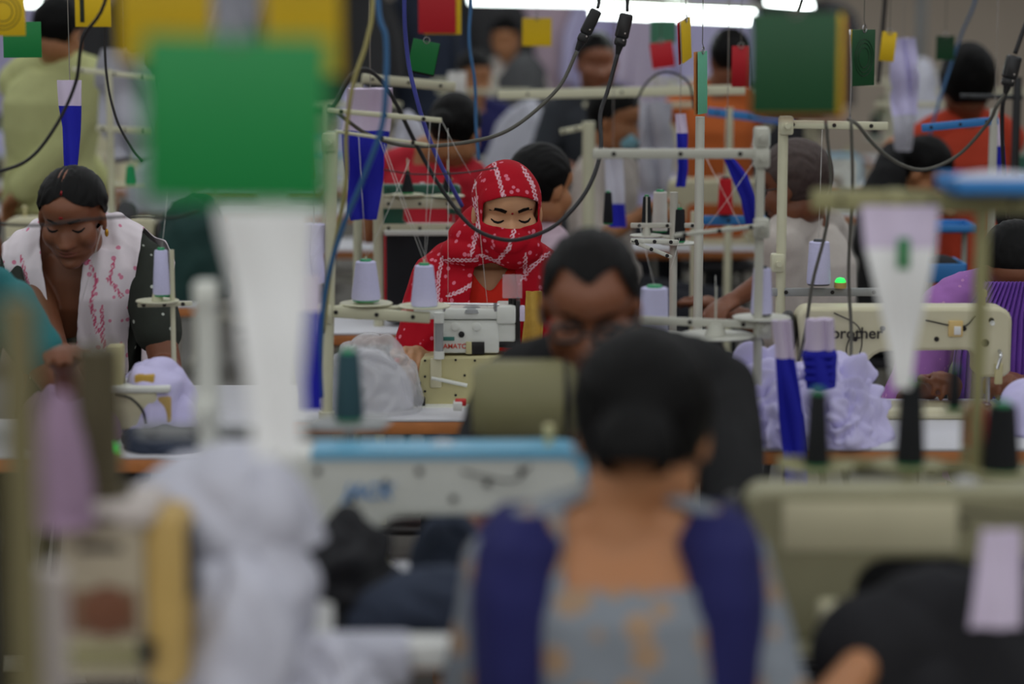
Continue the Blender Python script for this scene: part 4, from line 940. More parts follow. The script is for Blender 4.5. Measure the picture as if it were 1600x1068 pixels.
stand('pale stand post behind the black cones near the white sleeved arm', 1053, 6.4, 300, [((985, 352, 1100, 352), .014)], [(1010, 368, 26, 0), (1060, 380, 30, 0)], r=.011, mt='cream_metal_grey', base_z=0.0)
stand('cream stand with slanted bar above the red topped woman', 560, 7.2, 130, [((565, 122, 712, 136), .03)], r=.014, slant=-.02, base_z=0.0)
stand('thin white stand behind the standing man', 170, 7.9, 108, [((112, 108, 246, 122), .018), ((150, 200, 240, 205), .022)], [(206, 290, 24, 0)], r=.012, base_z=0.0)
stand('grey stand at the far right below the blue tray', 1553, 7.0, 170, [((1440, 200, 1560, 188), .024, 'blue_paint')], r=.013, mt='cream_metal_grey', base_z=0.0)
stand('cream stand between the orange clothed person and the dark green card', 1140, 8.3, 168, [((1104, 174, 1240, 190), .030, 'blue_paint')], r=.014, base_z=0.0)
stand('thin stand with blue shelf beside the red spool', 1085, 7.3, 330, [((1080, 344, 1196, 344), .030, 'blue_paint')], [], r=.012, base_z=0.0)
stand('dark grey stand post by the right edge of the room', 1590, 7.6, 120, [((1500, 150, 1598, 152), .016)], r=.014, mt='steel_dark', base_z=0.0)
# foreground stands
stand('blurred khaki foreground stand with wide bar across the right side', 1536, 3.62, 322, [((1268, 312, 1640, 318), .034, 'machine_khaki')], r=.012, mt='machine_khaki', base_z=0.0, clamps=((1400, 318),))
stand('blurred white foreground post left of the long white cloth strip', 322, 3.35, 455, [((215, 672, 400, 676), .022, 'grey_plastic')], [], r=.0165, mt='machine_white', clamps=((322, 462), (322, 640)), base_z=0.0)
stand('blurred olive post running down the far left edge', 26, 2.2, 468, [], [], r=.018, mt=mat('post_olive', (112, 104, 72), .6).name, base_z=0.0)
stand('blurred pale grey column rising from the bottom left corner', 60, 2.35, 890, [], [], r=.028, mt=mat('column_pale', (176, 166, 164), .5).name, base_z=0.0)
stand('blurred khaki column behind the tan sided machine', 152, 2.92, 540, [], [], r=.028, mt=mat('column_olive', (84, 76, 54), .6).name, base_z=1.062)
stand('blurred low stand carrying the black cones at the right', 1420, 3.64, 712, [((1215, 722, 1640, 738), .022, 'machine_khaki')], [(1276, 728, 60, -.04), (1420, 726, 60, -.04), (1566, 734, 62, -.04)], r=.012, mt='machine_khaki', base_z=0.0)
stand('blurred stand with white plate holding the dark teal cone', 545, 3.85, 560, [((470, 668, 600, 668), .014, 'grey_plastic')], [(545, 660, 68, 0)], r=.007, mt='grey_plastic')

# ================================================================ thread cones
cone(572, 470, 46, 66, 5.34, 'lilac_yarn', 'lilac cone on the left plate, nearest the blue cable', z=None)
cone(663, 480, 42, 70, 5.34, 'lilac_yarn', 'lilac cone directly left of the red headscarf')
cone(1022, 522, 46, 78, 5.13, 'lilac_yarn', 'lilac cone right of the bent man\'s head', taper=.9)
cone(1190, 492, 34, 78, 5.10, 'lilac_yarn', 'lilac cone impaled on the tall drilled stand', tip='steel_dark', taper=.78)
cone(1279, 445, 38, 72, 5.60, 'lilac_yarn', 'lilac cone beside the small green light', tip='steel_dark', taper=.82)
cone(253, 462, 28, 76, 5.40, 'lilac_yarn', 'narrow lilac cone by the dupatta woman\'s shoulder', taper=.72)
for (x, y, w_, h_, yy, c, l) in ((1276, 728, 42, 124, 3.60, 'black_yarn', 'blurred black cone with green tip, nearest the lilac heap'), (1421, 726, 48, 140, 3.60, 'black_yarn', 'blurred black cone with green tip under the long white strip'),
                           (1564, 736, 60, 112, 3.60, 'black_yarn', 'thick blurred black cone with green tip at the right edge'), (1491, 640, 24, 68, 3.72, 'black_yarn', 'small blurred black cone between two larger ones'),
                           (545, 655, 48, 112, 3.85, 'teal_yarn', 'blurred dark teal cone in front of the plastic bag')):
    cone(x, y, w_, h_, yy, c, l, 'blurred dark cones', taper=.74)
tag(cone(1525, 700, 32, 74, 3.72, 'red_yarn', 'blurred red spool beside the thick black cone', tip='red_plastic', taper=.95), None, 'thread spool')
tag(cone(1133, 336, 24, 60, 7.28, 'red_yarn', 'small red spool standing on the blue shelf', tip='dark_metal', taper=.8), None, 'thread spool')
cone(1010, 366, 17, 62, 6.42, 'black_yarn', 'slim black cone behind the drilled crossbar'); cone(1031, 362, 24, 66, 6.55, 'white_yarn', 'cream cone between two slim black cones', taper=.85)
cone(1061, 378, 20, 54, 6.40, 'black_yarn', 'short black cone right of the cream cone', taper=.8); cone(950, 350, 16, 52, 6.9, 'black_yarn', 'thin black cone behind the bent man\'s hair')
cone(637, 302, 20, 36, 7.0, 'black_yarn', 'short black spool on the left shelf plate', taper=.3); cone(700, 302, 20, 36, 7.0, 'black_yarn', 'short black spool on the right shelf plate', taper=.3)
cone(205, 288, 18, 30, 7.9, 'green_plastic', 'small green cone behind the dupatta woman')
# supports for the ones not on plates
stand('low beige thread stand under the blurred red spool', 1508, 3.76, 636, [], [(1491, 643, 20, -.04), (1525, 703, 24, -.04)], r=.006, mt='machine_khaki', base_z=0.0)

# ================================================================ hanging cards
card(228, 56, 514, 318, 2.2, 'card_green', 'huge blurred green card hanging close in front, upper left', group='close blurred cards', roll=1)
card(188, -40, 330, 96, 2.75, 'card_yellow', 'blurred orange yellow card behind the left of the huge green card', group='close blurred cards')
card(412, -50, 532, 118, 2.7, 'card_yellow', 'blurred yellow card behind the right of the huge green card', group='close blurred cards')
card(1172, 20, 1312, 178, 3.62, 'card_green_dark', 'large dark green card hanging at the upper right', back=[('card_yellow', .05, .0), ('card_yellow', .07, -.02), ('card_red', .09, -.05)], yaw=2)
card(1326, 46, 1372, 134, 5.62, 'card_green_dark', 'narrow green card printed with rings above the grey haired man', back=[('card_yellow', .05, 0)], yaw=52, ring=True)
card(-30, -20, 38, 56, 5.15, 'card_yellow', 'yellow card with ring print in the top left corner', ring=True)
card(118, -30, 172, 42, 5.45, 'card_yellow', 'yellow card with black bar above the standing man', bar=True)
card(8, 34, 62, 90, 5.7, 'card_green', 'small green card overlapped by the corner yellow card', yaw=20)
card(654, -50, 712, 52, 5.0, 'card_red', 'deep red card hanging at the top left of the lamp', back=[('card_yellow', .14, -.02)])
card(646, 64, 688, 114, 6.6, 'card_green', 'tilted small green card under the deep red one', roll=12, back=[('black_cloth', .02, -.06)])
card(816, 28, 862, 72, 8.1, 'card_yellow', 'blurred small yellow card below the thin lamp')
card(1016, 32, 1056, 68, 8.4, 'card_mint', 'blurred mint card under the bright lamp')
card(1014, 66, 1050, 106, 8.0, 'card_red', 'blurred red card below the mint one', roll=-8)
card(1062, 30, 1080, 96, 5.6, 'card_yellow', 'yellow and white card pair seen edge on beside the lamp', yaw=70, roll=-10, back=[('paper', .12, -.02), ('card_red', .05, -.04)])
card(1088, 80, 1106, 178, 5.88, 'card_mint', 'long mint card stack seen edge on above its stand', yaw=62, roll=-2, back=[('wood_edge', -.2, 0)])
card(1143, 72, 1172, 136, 7.2, 'card_red', 'bright red card left of the large dark green card')
card(1378, 50, 1402, 96, 7.2, 'card_yellow', 'small yellow card at the right of the ringed green card', roll=6)
card(1462, 56, 1492, 94, 8.3, 'card_green_dark', 'dim green card near the bare wall')
card(700, 112, 728, 150, 9.5, 'paper', 'blurred white card behind the tilted green card', yaw=20)

# ================================================================ hanging fabric tapes
strip([(325, 338, 492), (360, 342, 490), (460, 366, 482), (600, 388, 470), (715, 398, 472)], 2.62, [('strip_white', 0, 'strip'), ('strip_white', 2, 'lower_strip')], 'long blurred white cloth strip hanging below the huge green card', wav=.004, hook=2.33)
strip([(322, 1346, 1468), (388, 1352, 1462), (470, 1372, 1446), (540, 1388, 1430), (606, 1398, 1420)], 3.56, [('lilac_tape', 0, 'lilac_band'), ('strip_white', 1, 'tapered_strip')], 'blurred tapering white strip with lilac top hanging from the khaki bar', wav=.004)
b = MB(); pbox(b, 1402, 372, 1422, 420, 3.545, .003, .001); tag(b.build('green_label', MATS['card_green']), 'small blurred green label on the tapering white strip', 'label')
strip([(430, 462, 498), (486, 464, 498), (560, 465, 499), (640, 470, 500)], 4.35, [('lilac_tape', 0, 'lilac_band'), ('royal_blue', 1, 'blue_section')], 'blurred lilac and royal blue tape left of the thin blue cable', th=.01)
strip([(500, 1208, 1236), (560, 1213, 1240), (650, 1218, 1256), (758, 1228, 1260)], 4.92, [('lilac_tape', 0, 'lilac_band'), ('royal_blue', 1, 'blue_section')], 'lilac topped royal blue tape hanging over the garment heap', hook=None, wav=.006)
strip([(498, 1264, 1300), (548, 1258, 1300), (556, 1256, 1304), (572, 1262, 1302), (606, 1266, 1302)], 4.97, [('lilac_tape', 0, 'lilac_band'), ('royal_blue', 1, 'blue_section')], 'stacked lilac and blue tape bundle in front of the dark lettering', th=.02, wav=.008)
for k in range(4):
    b = MB(); pbox(b, 1258, 552 + k * 12, 1304, 561 + k * 12, 4.955, .03, .003)
    tag(b.build('folded_label', MATS['royal_blue']), ('uppermost', 'second', 'third', 'lowest')[k] + ' royal blue fold of the label stack before the lettered machine', 'label', 'folded blue labels')
strip([(125, 90, 128), (165, 92, 127), (200, 97, 125), (264, 102, 120)], 5.9, [('lilac_tape', 0, 'lilac_band'), ('royal_blue', 1, 'blue_section')], 'lilac and blue tape hanging in front of the yellow shirt', hook=2.33)
strip([(138, 545, 612), (205, 536, 606), (330, 548, 588), (342, 552, 586)], 6.7, [('lilac_tape', 0, 'white_section'), ('royal_blue', 1, 'blue_section')], 'wide white and royal blue cloth hanging behind the thin cables', th=.02, wav=.012, hook=2.33)
strip([(178, 1056, 1070), (208, 1058, 1074), (262, 1060, 1074), (292, 1056, 1070)], 7.0, [('lilac_tape', 0, 'white_section'), ('royal_blue', 1, 'blue_section')], 'narrow white and blue tape crossing the drilled crossbar', hook=2.33)
strip([(242, 1130, 1142), (275, 1142, 1168), (310, 1158, 1180), (350, 1166, 1186)], 7.0, [('royal_blue', 0, 'upper_section'), ('royal_blue', 1, 'lower_section')], 'slanting royal blue tape beside the red spool', hook=2.33)
strip([(185, 1546, 1562), (228, 1548, 1568), (290, 1550, 1572)], 7.1, [('lilac_tape', 0, 'white_section'), ('royal_blue', 1, 'blue_section')], 'white and navy tape hanging at the end of the blue tray bar', hook=2.33)
strip([(240, 944, 972), (318, 948, 976), (355, 952, 978)], 7.6, [('white_cloth', 0, 'white_section'), ('royal_blue', 1, 'blue_section')], 'white cloth with blue end below the drilled crossbar', hook=2.33, th=.01)
strip([(828, 1536, 1596), (900, 1526, 1594), (978, 1514, 1594)], 3.07, [('lilac_tape', 0, 'pale_section'), ('lilac_tape', 1, 'lilac_section')], 'blurred lilac tag hanging over the dark cloth at the right edge', wav=.004, yd=-.04)
strip([(350, 478, 505), (400, 472, 500), (440, 476, 505)], 5.3, [('lilac_cloth', 0, 'cloth'), ('lilac_cloth', 1, 'lower_cloth')], 'crumpled lilac cloth clipped beside the olive cable', wav=.012, th=.02, hook=2.33)
strip([(60, 1398, 1425), (120, 1395, 1430), (180, 1400, 1428), (235, 1402, 1420)], 8.2, [('lilac_cloth', 0, 'cloth'), ('white_cloth', 2, 'lower_cloth')], 'pale garment hanging below the small yellow card', wav=.02, th=.03, hook=2.33)
strip([(160, 1005, 1045), (230, 1000, 1050), (300, 1005, 1040)], 8.6, [('white_cloth', 0, 'cloth'), ('white_cloth', 1, 'lower_cloth')], 'white shirt hanging behind the cream flat bar', wav=.02, th=.03, hook=2.33)
strip([(80, 168, 225), (130, 150, 240), (200, 165, 245), (250, 180, 235)], 8.4, [('white_cloth', 0, 'cloth'), ('white_cloth', 1, 'lower_cloth')], 'pale garments hanging to the right of the standing man', wav=.03, th=.05, hook=2.33)

# ================================================================ cables
K_ = 'rubber_cable'
def plug(px, py, qx, qy, Y, label):
    a, b_ = P(px, py, Y), P(qx, qy, Y); d = (b_ - a).normalized(); L = (b_ - a).length; u, v = frame_of(d); Rm = Matrix((d, u, v)).transposed()
    R = thing('cable_plug', label, 'plug', b_ if b_.z < a.z else a, 'black cable plugs')
    b = MB(); b.rbox(a.lerp(b_, .36), (L * .62, .034, .030), .006, R=Rm); b.build('socket_half', MATS['black_plastic'], R, world=True)
    b = MB(); b.rbox(a.lerp(b_, .76), (L * .22, .030, .026), .006, R=Rm); b.build('plug_half', MATS['black_plastic'], R, world=True)
    b = MB(); b.cyl(a.lerp(b_, .86), a.lerp(b_, 1.08), .010, .0055, n=12); b.build('strain_relief', MATS['black_plastic'], R, world=True)
    for t in (.55, .72): b = MB(); q = a.lerp(b_, t) + Vector((.006, -.017, 0)); b.lathe([(0, 0), (.0022, 0), (.0022, .0012), (0, .0012)], q, (0, -1, 0), 8); b.build('pin_screw', MATS['steel'], R, world=True)
plug(934, 12, 904, 74, 5.75, 'black cable plug slanting at the top, left one of the pair'); plug(980, 18, 966, 80, 5.72, 'black cable plug hanging upright at the top, right one of the pair'); plug(1586, 84, 1572, 142, 5.4, 'black cable plug near the right edge of the picture')
cable([(938, -60, 5.8), (936, 0, 5.77), (934, 12, 5.75)], .0045, K_, 'short black lead entering the slanting plug from above')
cable([(984, -60, 5.75), (981, -10, 5.73), (980, 18, 5.72)], .0045, K_, 'short black lead entering the upright plug from above')
cable([(902, 80, 5.75), (870, 140, 5.74), (800, 200, 5.7), (730, 222, 5.65), (640, 228, 5.6), (580, 212, 5.5), (545, 190, 5.4), (515, 165, 5.32)], .0048, 'grey_cable', 'dark grey cable curving left behind the masked woman\'s head')
cable([(965, 84, 5.72), (950, 140, 5.7), (938, 180, 5.65), (938, 240, 5.6), (915, 300, 5.55), (870, 350, 5.5), (820, 372, 5.48), (780, 373, 5.48), (735, 352, 5.48), (690, 295, 5.48), (650, 225, 5.45), (615, 155, 5.4), (590, 120, 5.38), (568, 108, 5.36), (545, 122, 5.34), (520, 170, 5.32)], .0052, K_, 'black cable looping in front of the masked woman\'s face')
cable([(1610, 20, 5.4), (1598, 50, 5.4), (1586, 84, 5.4)], .0055, K_, 'thick black lead above the right edge plug')
cable([(1570, 146, 5.4), (1556, 168, 5.4), (1545, 190, 5.42), (1500, 240, 5.45), (1450, 264, 5.45), (1410, 258, 5.42), (1370, 230, 5.4), (1340, 195, 5.38), (1325, 186, 5.4)], .0045, 'grey_cable', 'grey cable sagging between the ringed card and the right plug')
cable([(1572, 144, 5.42), (1566, 175, 5.42), (1568, 260, 5.5), (1575, 340, 5.6)], .005, K_, 'black cable falling straight below the right plug')
cable([(172, -40, 5.2), (130, 60, 5.25), (118, 130, 5.3), (85, 200, 5.3), (40, 252, 5.3), (-30, 275, 5.3)], .004, K_, 'dark cable curving over the yellow shirt')
cable([(165, -40, 5.6), (165, 100, 5.6), (180, 180, 5.6), (205, 230, 5.6), (222, 252, 5.6)], .0032, K_, 'thin dark cable hanging beside the huge green card')
cable([(590, -30, 4.7), (603, 60, 4.7), (603, 130, 4.7), (596, 200, 4.72), (565, 285, 4.75), (530, 370, 4.8), (508, 460, 4.85), (500, 560, 4.9), (502, 620, 4.92)], .0055, 'blue_cable', 'thin blue cable hanging left of the masked woman')
cable([(584, -30, 4.9), (574, 60, 4.9), (552, 130, 4.9), (541, 210, 4.95), (540, 290, 5.0), (520, 400, 5.1), (505, 520, 5.15)], .0045, 'olive_cable', 'pale olive cable hanging beside the blue one')
cable([(632, -30, 6.3), (636, 80, 6.3), (650, 150, 6.3), (672, 220, 6.35), (700, 280, 6.4), (722, 322, 6.45)], .006, 'violet_cable', 'violet blue cable crossing the red top')
cable([(738, -30, 7.0), (733, 60, 7.0), (742, 130, 7.0), (744, 200, 7.0), (748, 250, 7.0)], .005, 'blue_cable', 'blurred blue cable hanging by the dark haired woman in red')
cable([(600, 265, 5.2), (650, 272, 5.3), (720, 270, 5.4), (776, 262, 5.5)], .0018, K_, 'very thin dark wire crossing behind the headscarf top')
cable([(0, 350, 4.9), (60, 352, 4.9), (120, 345, 4.9), (200, 338, 4.9), (270, 340, 4.85), (310, 330, 4.8)], .0028, K_, 'thin dark rod crossing in front of the dupatta woman\'s brow', name='thread_rod', cat='rod')
cable([(1290, 188, 5.3), (1298, 280, 5.3), (1290, 360, 5.3), (1270, 440, 5.3), (1258, 520, 5.3), (1245, 575, 5.3)], .004, 'grey_cable', 'grey cable running down in front of the cone by the green light')
cable([(1330, 188, 5.3), (1332, 300, 5.3), (1326, 420, 5.3), (1330, 520, 5.28), (1328, 606, 5.2)], .004, 'grey_cable', 'grey cable hanging straight across the dark lettering')
cable([(1328, 46, 5.5), (1330, 120, 5.5), (1328, 186, 5.5)], .0022, 'steel', 'straight wire beside the ringed green card')
cable([(1385, -30, 8.0), (1378, 60, 8.0), (1372, 130, 8.0)], .008, 'rubber_cable', 'blurred dark cable beside the ringed card')
cable([(1530, -30, 8.4), (1500, 60, 8.4), (1470, 150, 8.3), (1450, 220, 8.3)], .005, 'blue_cable', 'thin blurred blue cable in front of the bare wall')
cable([(1232, 190, 6.2), (1215, 120, 6.3), (1250, 10, 6.4), (1262, -30, 6.4)], .004, 'rubber_cable', 'thin black cable behind the large dark green card')
cable([(990, 168, 7.6), (1010, 130, 7.6), (1040, 112, 7.6), (1075, 128, 7.6), (1085, 170, 7.6)], .004, 'rubber_cable', 'thin dark hoop of cable above the cream flat bar')
# sewing threads rising from the cones
TH = [((572, 404), (640, 250), 5.34), ((572, 404), (560, 205), 5.34), ((663, 410), (672, 188), 5.36), ((663, 410), (592, 214), 5.36), ((668, 410), (600, 225), 5.36), ((690, 188), (735, 272), 5.40), ((664, 410), (688, 188), 5.40), ((700, 200), (702, 340), 5.45),
      ((742, 280), (762, 480), 5.56), ((700, 300), (700, 470), 5.55), ((1022, 444), (1000, 352), 5.2), ((1118, 520), (1118, 430), 5.1), ((1190, 414), (1100, 240), 5.15), ((1100, 360), (1180, 250), 5.2), ((1279, 372), (1285, 198), 5.6), ((253, 386), (262, 300), 5.4), ((160, 352), (128, 470), 5.4), ((1048, 420), (1062, 372), 5.9)]
for i, (a, b_, yy) in enumerate(TH):
    mb_ = MB(); p, q = P(a[0], a[1], yy), P(b_[0], b_[1], yy + .05); mid = (p + q) / 2 + Vector((0, 0, -.004)); mb_.tube([p, mid, q], .00055, 5)
    tag(mb_.build('sewing_thread', MATS['thread'], angle=180), 'hair-thin pale sewing thread ' + ('rising from the left lilac cone', 'rising straight from the left lilac cone to the stand arm', 'rising from the cone beside the red headscarf', 'slanting left from the cone beside the red headscarf', 'second thread slanting left from the cone beside the headscarf', 'from the arm tip to the headscarf crown', 'from the headscarf cone to the slanted arm tip', 'hanging from the slanted arm behind the black loop', 'crossing the headscarf down to the grey motor box', 'falling left of the masked woman\'s shoulder', 'above the lilac cone right of the bent man', 'on the empty spool pin', 'from the impaled cone to the drilled crossbar', 'slanting across the royal blue tape', 'from the cone by the green light upward', 'above the narrow lilac cone on the left', 'falling across the dupatta woman\'s chest', 'near the black cones right of the bent man')[i], 'thread', 'thin sewing threads')

# ================================================================ garments and loose things on the tables
heap(1106, 574, 1260, 735, 5.22, .44, 'lilac_cloth', 'left lobe of the crumpled lilac garment heap, under the blue tape', seed=2, amp=.040, freq=14)
heap(1225, 566, 1388, 735, 5.20, .46, 'lilac_cloth', 'right lobe of the crumpled lilac garment heap beside the lettered machine', seed=5, amp=.040, freq=14)
heap(1150, 640, 1330, 740, 5.08, .20, 'lilac_cloth', 'front fold of lilac garments spilling to the table edge', seed=8, amp=.030, freq=17)
heap(186, 556, 306, 700, 5.28, .26, 'lilac_cloth', 'crumpled lilac garment behind the small overlock machine', seed=11, amp=.016, freq=10)
heap(1556, 600, 1680, 690, 5.25, .3, 'lilac_cloth', 'lilac garment lying at the right edge by the purple kurta', seed=14, amp=.018)
heap(30, 606, 180, 720, 5.06, .22, 'mauve_cloth', 'dusty mauve cloth pile on the dupatta woman\'s table', seed=57, amp=.02)
heap(196, 668, 330, 735, 5.02, .2, 'denim', 'navy folded cloth at the front of the dupatta woman\'s table', seed=58, amp=.012)
heap(500, 522, 660, 660, 5.50, .22, 'clear_plastic', 'crumpled clear plastic bag filled with white fabric pieces', seed=4, name='plastic_bag', cat='bag', amp=.012, freq=14)
heap(512, 550, 640, 655, 5.52, .15, 'white_cloth', 'white folded fabric pieces inside the plastic bag', seed=21, name='fabric_pieces', cat='fabric', amp=.010, freq=10)
for k, (x, y, w_) in enumerate(((586, 607, 18), (583, 615, 9), (586, 622, 14))):
    pass
heap(440, 800, 645, 960, 3.50, .30, 'black_cloth', 'dark charcoal garment heap left of the blue trimmed machine', seed=31, amp=.022)
heap(520, 888, 845, 1090, 3.37, .15, 'denim', 'dark navy trousers heap in front of the blue trimmed machine', seed=33, amp=.016, freq=9)
heap(640, 800, 760, 990, 3.78, .14, 'denim', 'navy garment piece under the needle of the blue trimmed machine', seed=35, amp=.012)
heap(1240, 850, 1580, 980, 3.52, .12, 'black_cloth', 'black trousers piled under the arm of the blurred cream machine', seed=39, amp=.012, freq=6)
heap(1262, 885, 1720, 1110, 3.19, .16, 'black_cloth', 'black garment heap below the blurred cream machine', seed=37, amp=.016, freq=6)
heap(265, 730, 490, 1000, 3.05, .22, 'white_cloth', 'large blurred white garment heap below the long white strip', seed=41, amp=.024, freq=6, base=.80)
heap(280, 860, 470, 1140, 2.98, .18, 'white_cloth', 'blurred white sleeve hanging down from the white heap', seed=43, amp=.02, freq=8, base=.752)
heap(185, 696, 512, 800, 3.10, .26, 'white_cloth', 'upper blurred white fold beside the blue trimmed machine', seed=47, amp=.014, freq=6, base=.985)
heap(50, 610, 150, 830, 2.82, .10, mat('mauve_cloth', (150, 124, 148), .9).name, 'blurred dusty lilac cloth on top of the beige and tan machine', seed=51, amp=.010, freq=6, base=1.068)
heap(430, 1000, 600, 1140, 3.0, .12, 'white_cloth', 'pale blurred garment at the bottom left of centre', seed=53, amp=.02, base=.751)
heap(250, 940, 470, 1140, 3.08, .14, 'black_cloth', 'dark blurred cloth beneath the white garment heap', seed=55, amp=.02, base=.751)
b = MB(); b.sheet([[P(445 + 75 * u, 925 + 18 * u + 55 * v, 3.2 - .03 * v) for u in (0, .33, .66, 1)] for v in (0, .5, 1)], .003); R_ = tag(b.build('paper_label', MATS['paper']), 'blurred white paper label with a red mark on the dark garments', 'label')
b = MB(); b.sheet([[P(452 + 24 * u, 932 + 26 * v, 3.192) for u in (0, 1)] for v in (0, 1)], .003); q_ = b.build('red_mark', MATS['red_plastic'], R_, world=True)
b = MB(); pbox(b, 612, 1006, 722, 1046, 3.15, .06, .006); tag(b.build('paper_pad', MATS['paper']), 'blurred white pad lying at the bottom centre', 'paper')
b = MB(); pbox(b, 470, 1012, 640, 1075, 3.12, .10, .01); tag(b.build('paper_bundle', MATS['white_cloth']), 'blurred white bundle beside the bottom centre pad', 'cloth')
Y = 3.22; R_ = thing('thread_box', 'blurred cream and yellow box by the hand at the bottom right', 'box', (P(1315, 1060, Y).x, Y, TZ))
b = MB(); pbox(b, 1284, 950, 1322, 1065, Y, .06, .006); b.build('cream_side', MATS['machine_cream'], R_, world=True)
b = MB(); pbox(b, 1320, 952, 1346, 1065, Y + .004, .05, .006); b.build('yellow_side', MATS['tan_plastic'], R_, world=True)
b = MB(); b.lathe([(0, 0), (.014, 0), (.014, .022), (.008, .030), (0, .030)], P(1360, 1008, Y)); b.build('white_cap', MATS['paper'], R_, world=True)
def led(px, py, Y, r, label, zb):
    p = P(px, py, Y); R = thing('indicator_light', label, 'light', (p.x, Y, zb))
    b = MB(); b.lathe([(r, 0), (r * 1.0, r * .4), (r * .7, r * .9), (0, r * 1.1)], p, n=20); b.build('green_lens', MATS['led_green'], R, world=True)
    b = MB(); b.lathe([(0, -.012), (r * 1.15, -.012), (r * 1.15, .002), (0, .002)], p, n=20); b.cyl(p - Vector((0, 0, .012)), (p.x, p.y, zb), r * .55, n=10); b.build('light_base', MATS['tan_plastic'], R, world=True)
led(1313, 442, 5.6, .013, 'small glowing green light on the beige thread stand bar', P(1313, 450, 5.6).z); led(172, 706, 3.7, .020, 'blurred glowing green light on a tan stem at the left', TZ)
# blue tray
def tray(x0, y0, x1, y1, Y, d, label, m='blue_paint', fill=None, base=None):
    a, b_ = P(x0, y1, Y), P(x1, y0, Y); w_ = b_.x - a.x; h = b_.z - a.z; cx = (a.x + b_.x) / 2
    R = thing('plastic_tray', label, 'tray', (cx, Y + d / 2, a.z))
    b = MB(); b.rbox((0, 0, .004), (w_, d, .008), .003)
    for s_ in (-1, 1): b.rbox((s_ * (w_ / 2 - .004), 0, h / 2), (.008, d, h), .003); b.rbox((0, s_ * (d / 2 - .004), h / 2), (w_, .008, h), .003)
    b.build('tray_body', MATS[m], R)
    if fill: b = MB(); b.ell((0, 0, h * .6), (w_ * .45, d * .42, h * .7)); b.build('contents', MATS[fill], R)
    if base == -9: return
    b = MB()
    for sx in (-1, 1): b.cyl((sx * w_ * .35, 0, 0), (sx * w_ * .35, 0, -(a.z - (base if base is not None else 0))), .010, n=8)
    b.build('support_leg', MATS['leg_metal'], R)
tray(1490, 280, 1660, 306, 3.50, .16, 'blurred blue tray resting on the khaki bar at the right edge', fill='white_cloth', base=-9)
tray(1448, 412, 1512, 442, 6.9, .2, 'blue bin behind the purple kurta woman', fill='black_cloth'); tray(1452, 352, 1530, 364, 7.4, .22, 'flat blue tray behind the tapering white strip')
# ================================================================ rows behind: tables, machines, cones, cloth
ORD = ('first', 'second', 'third', 'fourth', 'fifth', 'sixth', 'seventh', 'eighth')
ROWN = {7.75: 'row just behind the masked woman', 9.55: 'second row behind the masked woman', 11.2: 'third row behind the masked woman', 12.9: 'fourth row back', 15.2: 'farthest row'}
proto = {}
for key, bodym in (('white', 'machine_white'), ('cream', 'machine_cream'), ('green', 'machine_green')):
    proto[key] = (bodym,)
made = {}
def back_machine(kind, loc, rz, label, group='machines in the rows behind'):
    if kind not in made:
        made[kind] = make_machine('sewing_machine', label, proto[kind][0], 'blue_trim' if kind == 'white' else None, None, L=.5, screws=3, group=group); m = made[kind]; m.location = loc; m.rotation_euler = (0, 0, rz); return m
    return dup(made[kind], loc, rz, label, group)
cone0 = {}
def back_cone(c, loc, r, h, label):
    k = (c, 1)
    if k not in cone0: cone0[k] = cone_at(loc, .032, .13, c, label, 'cones in the rows behind', detail=False); return cone0[k]
    return dup(cone0[k], loc, 0, label, 'cones in the rows behind')
FOOT = []
for o_ in list(C.objects):
    if o_.name.split('.')[0] == 'person':
        a_ = o_.rotation_euler.z; FOOT.append((o_.location.x + .18 * math.sin(a_), o_.location.y - .18 * math.cos(a_)))
TABS = []; bt = None; rb = random.Random(5); stand0 = None
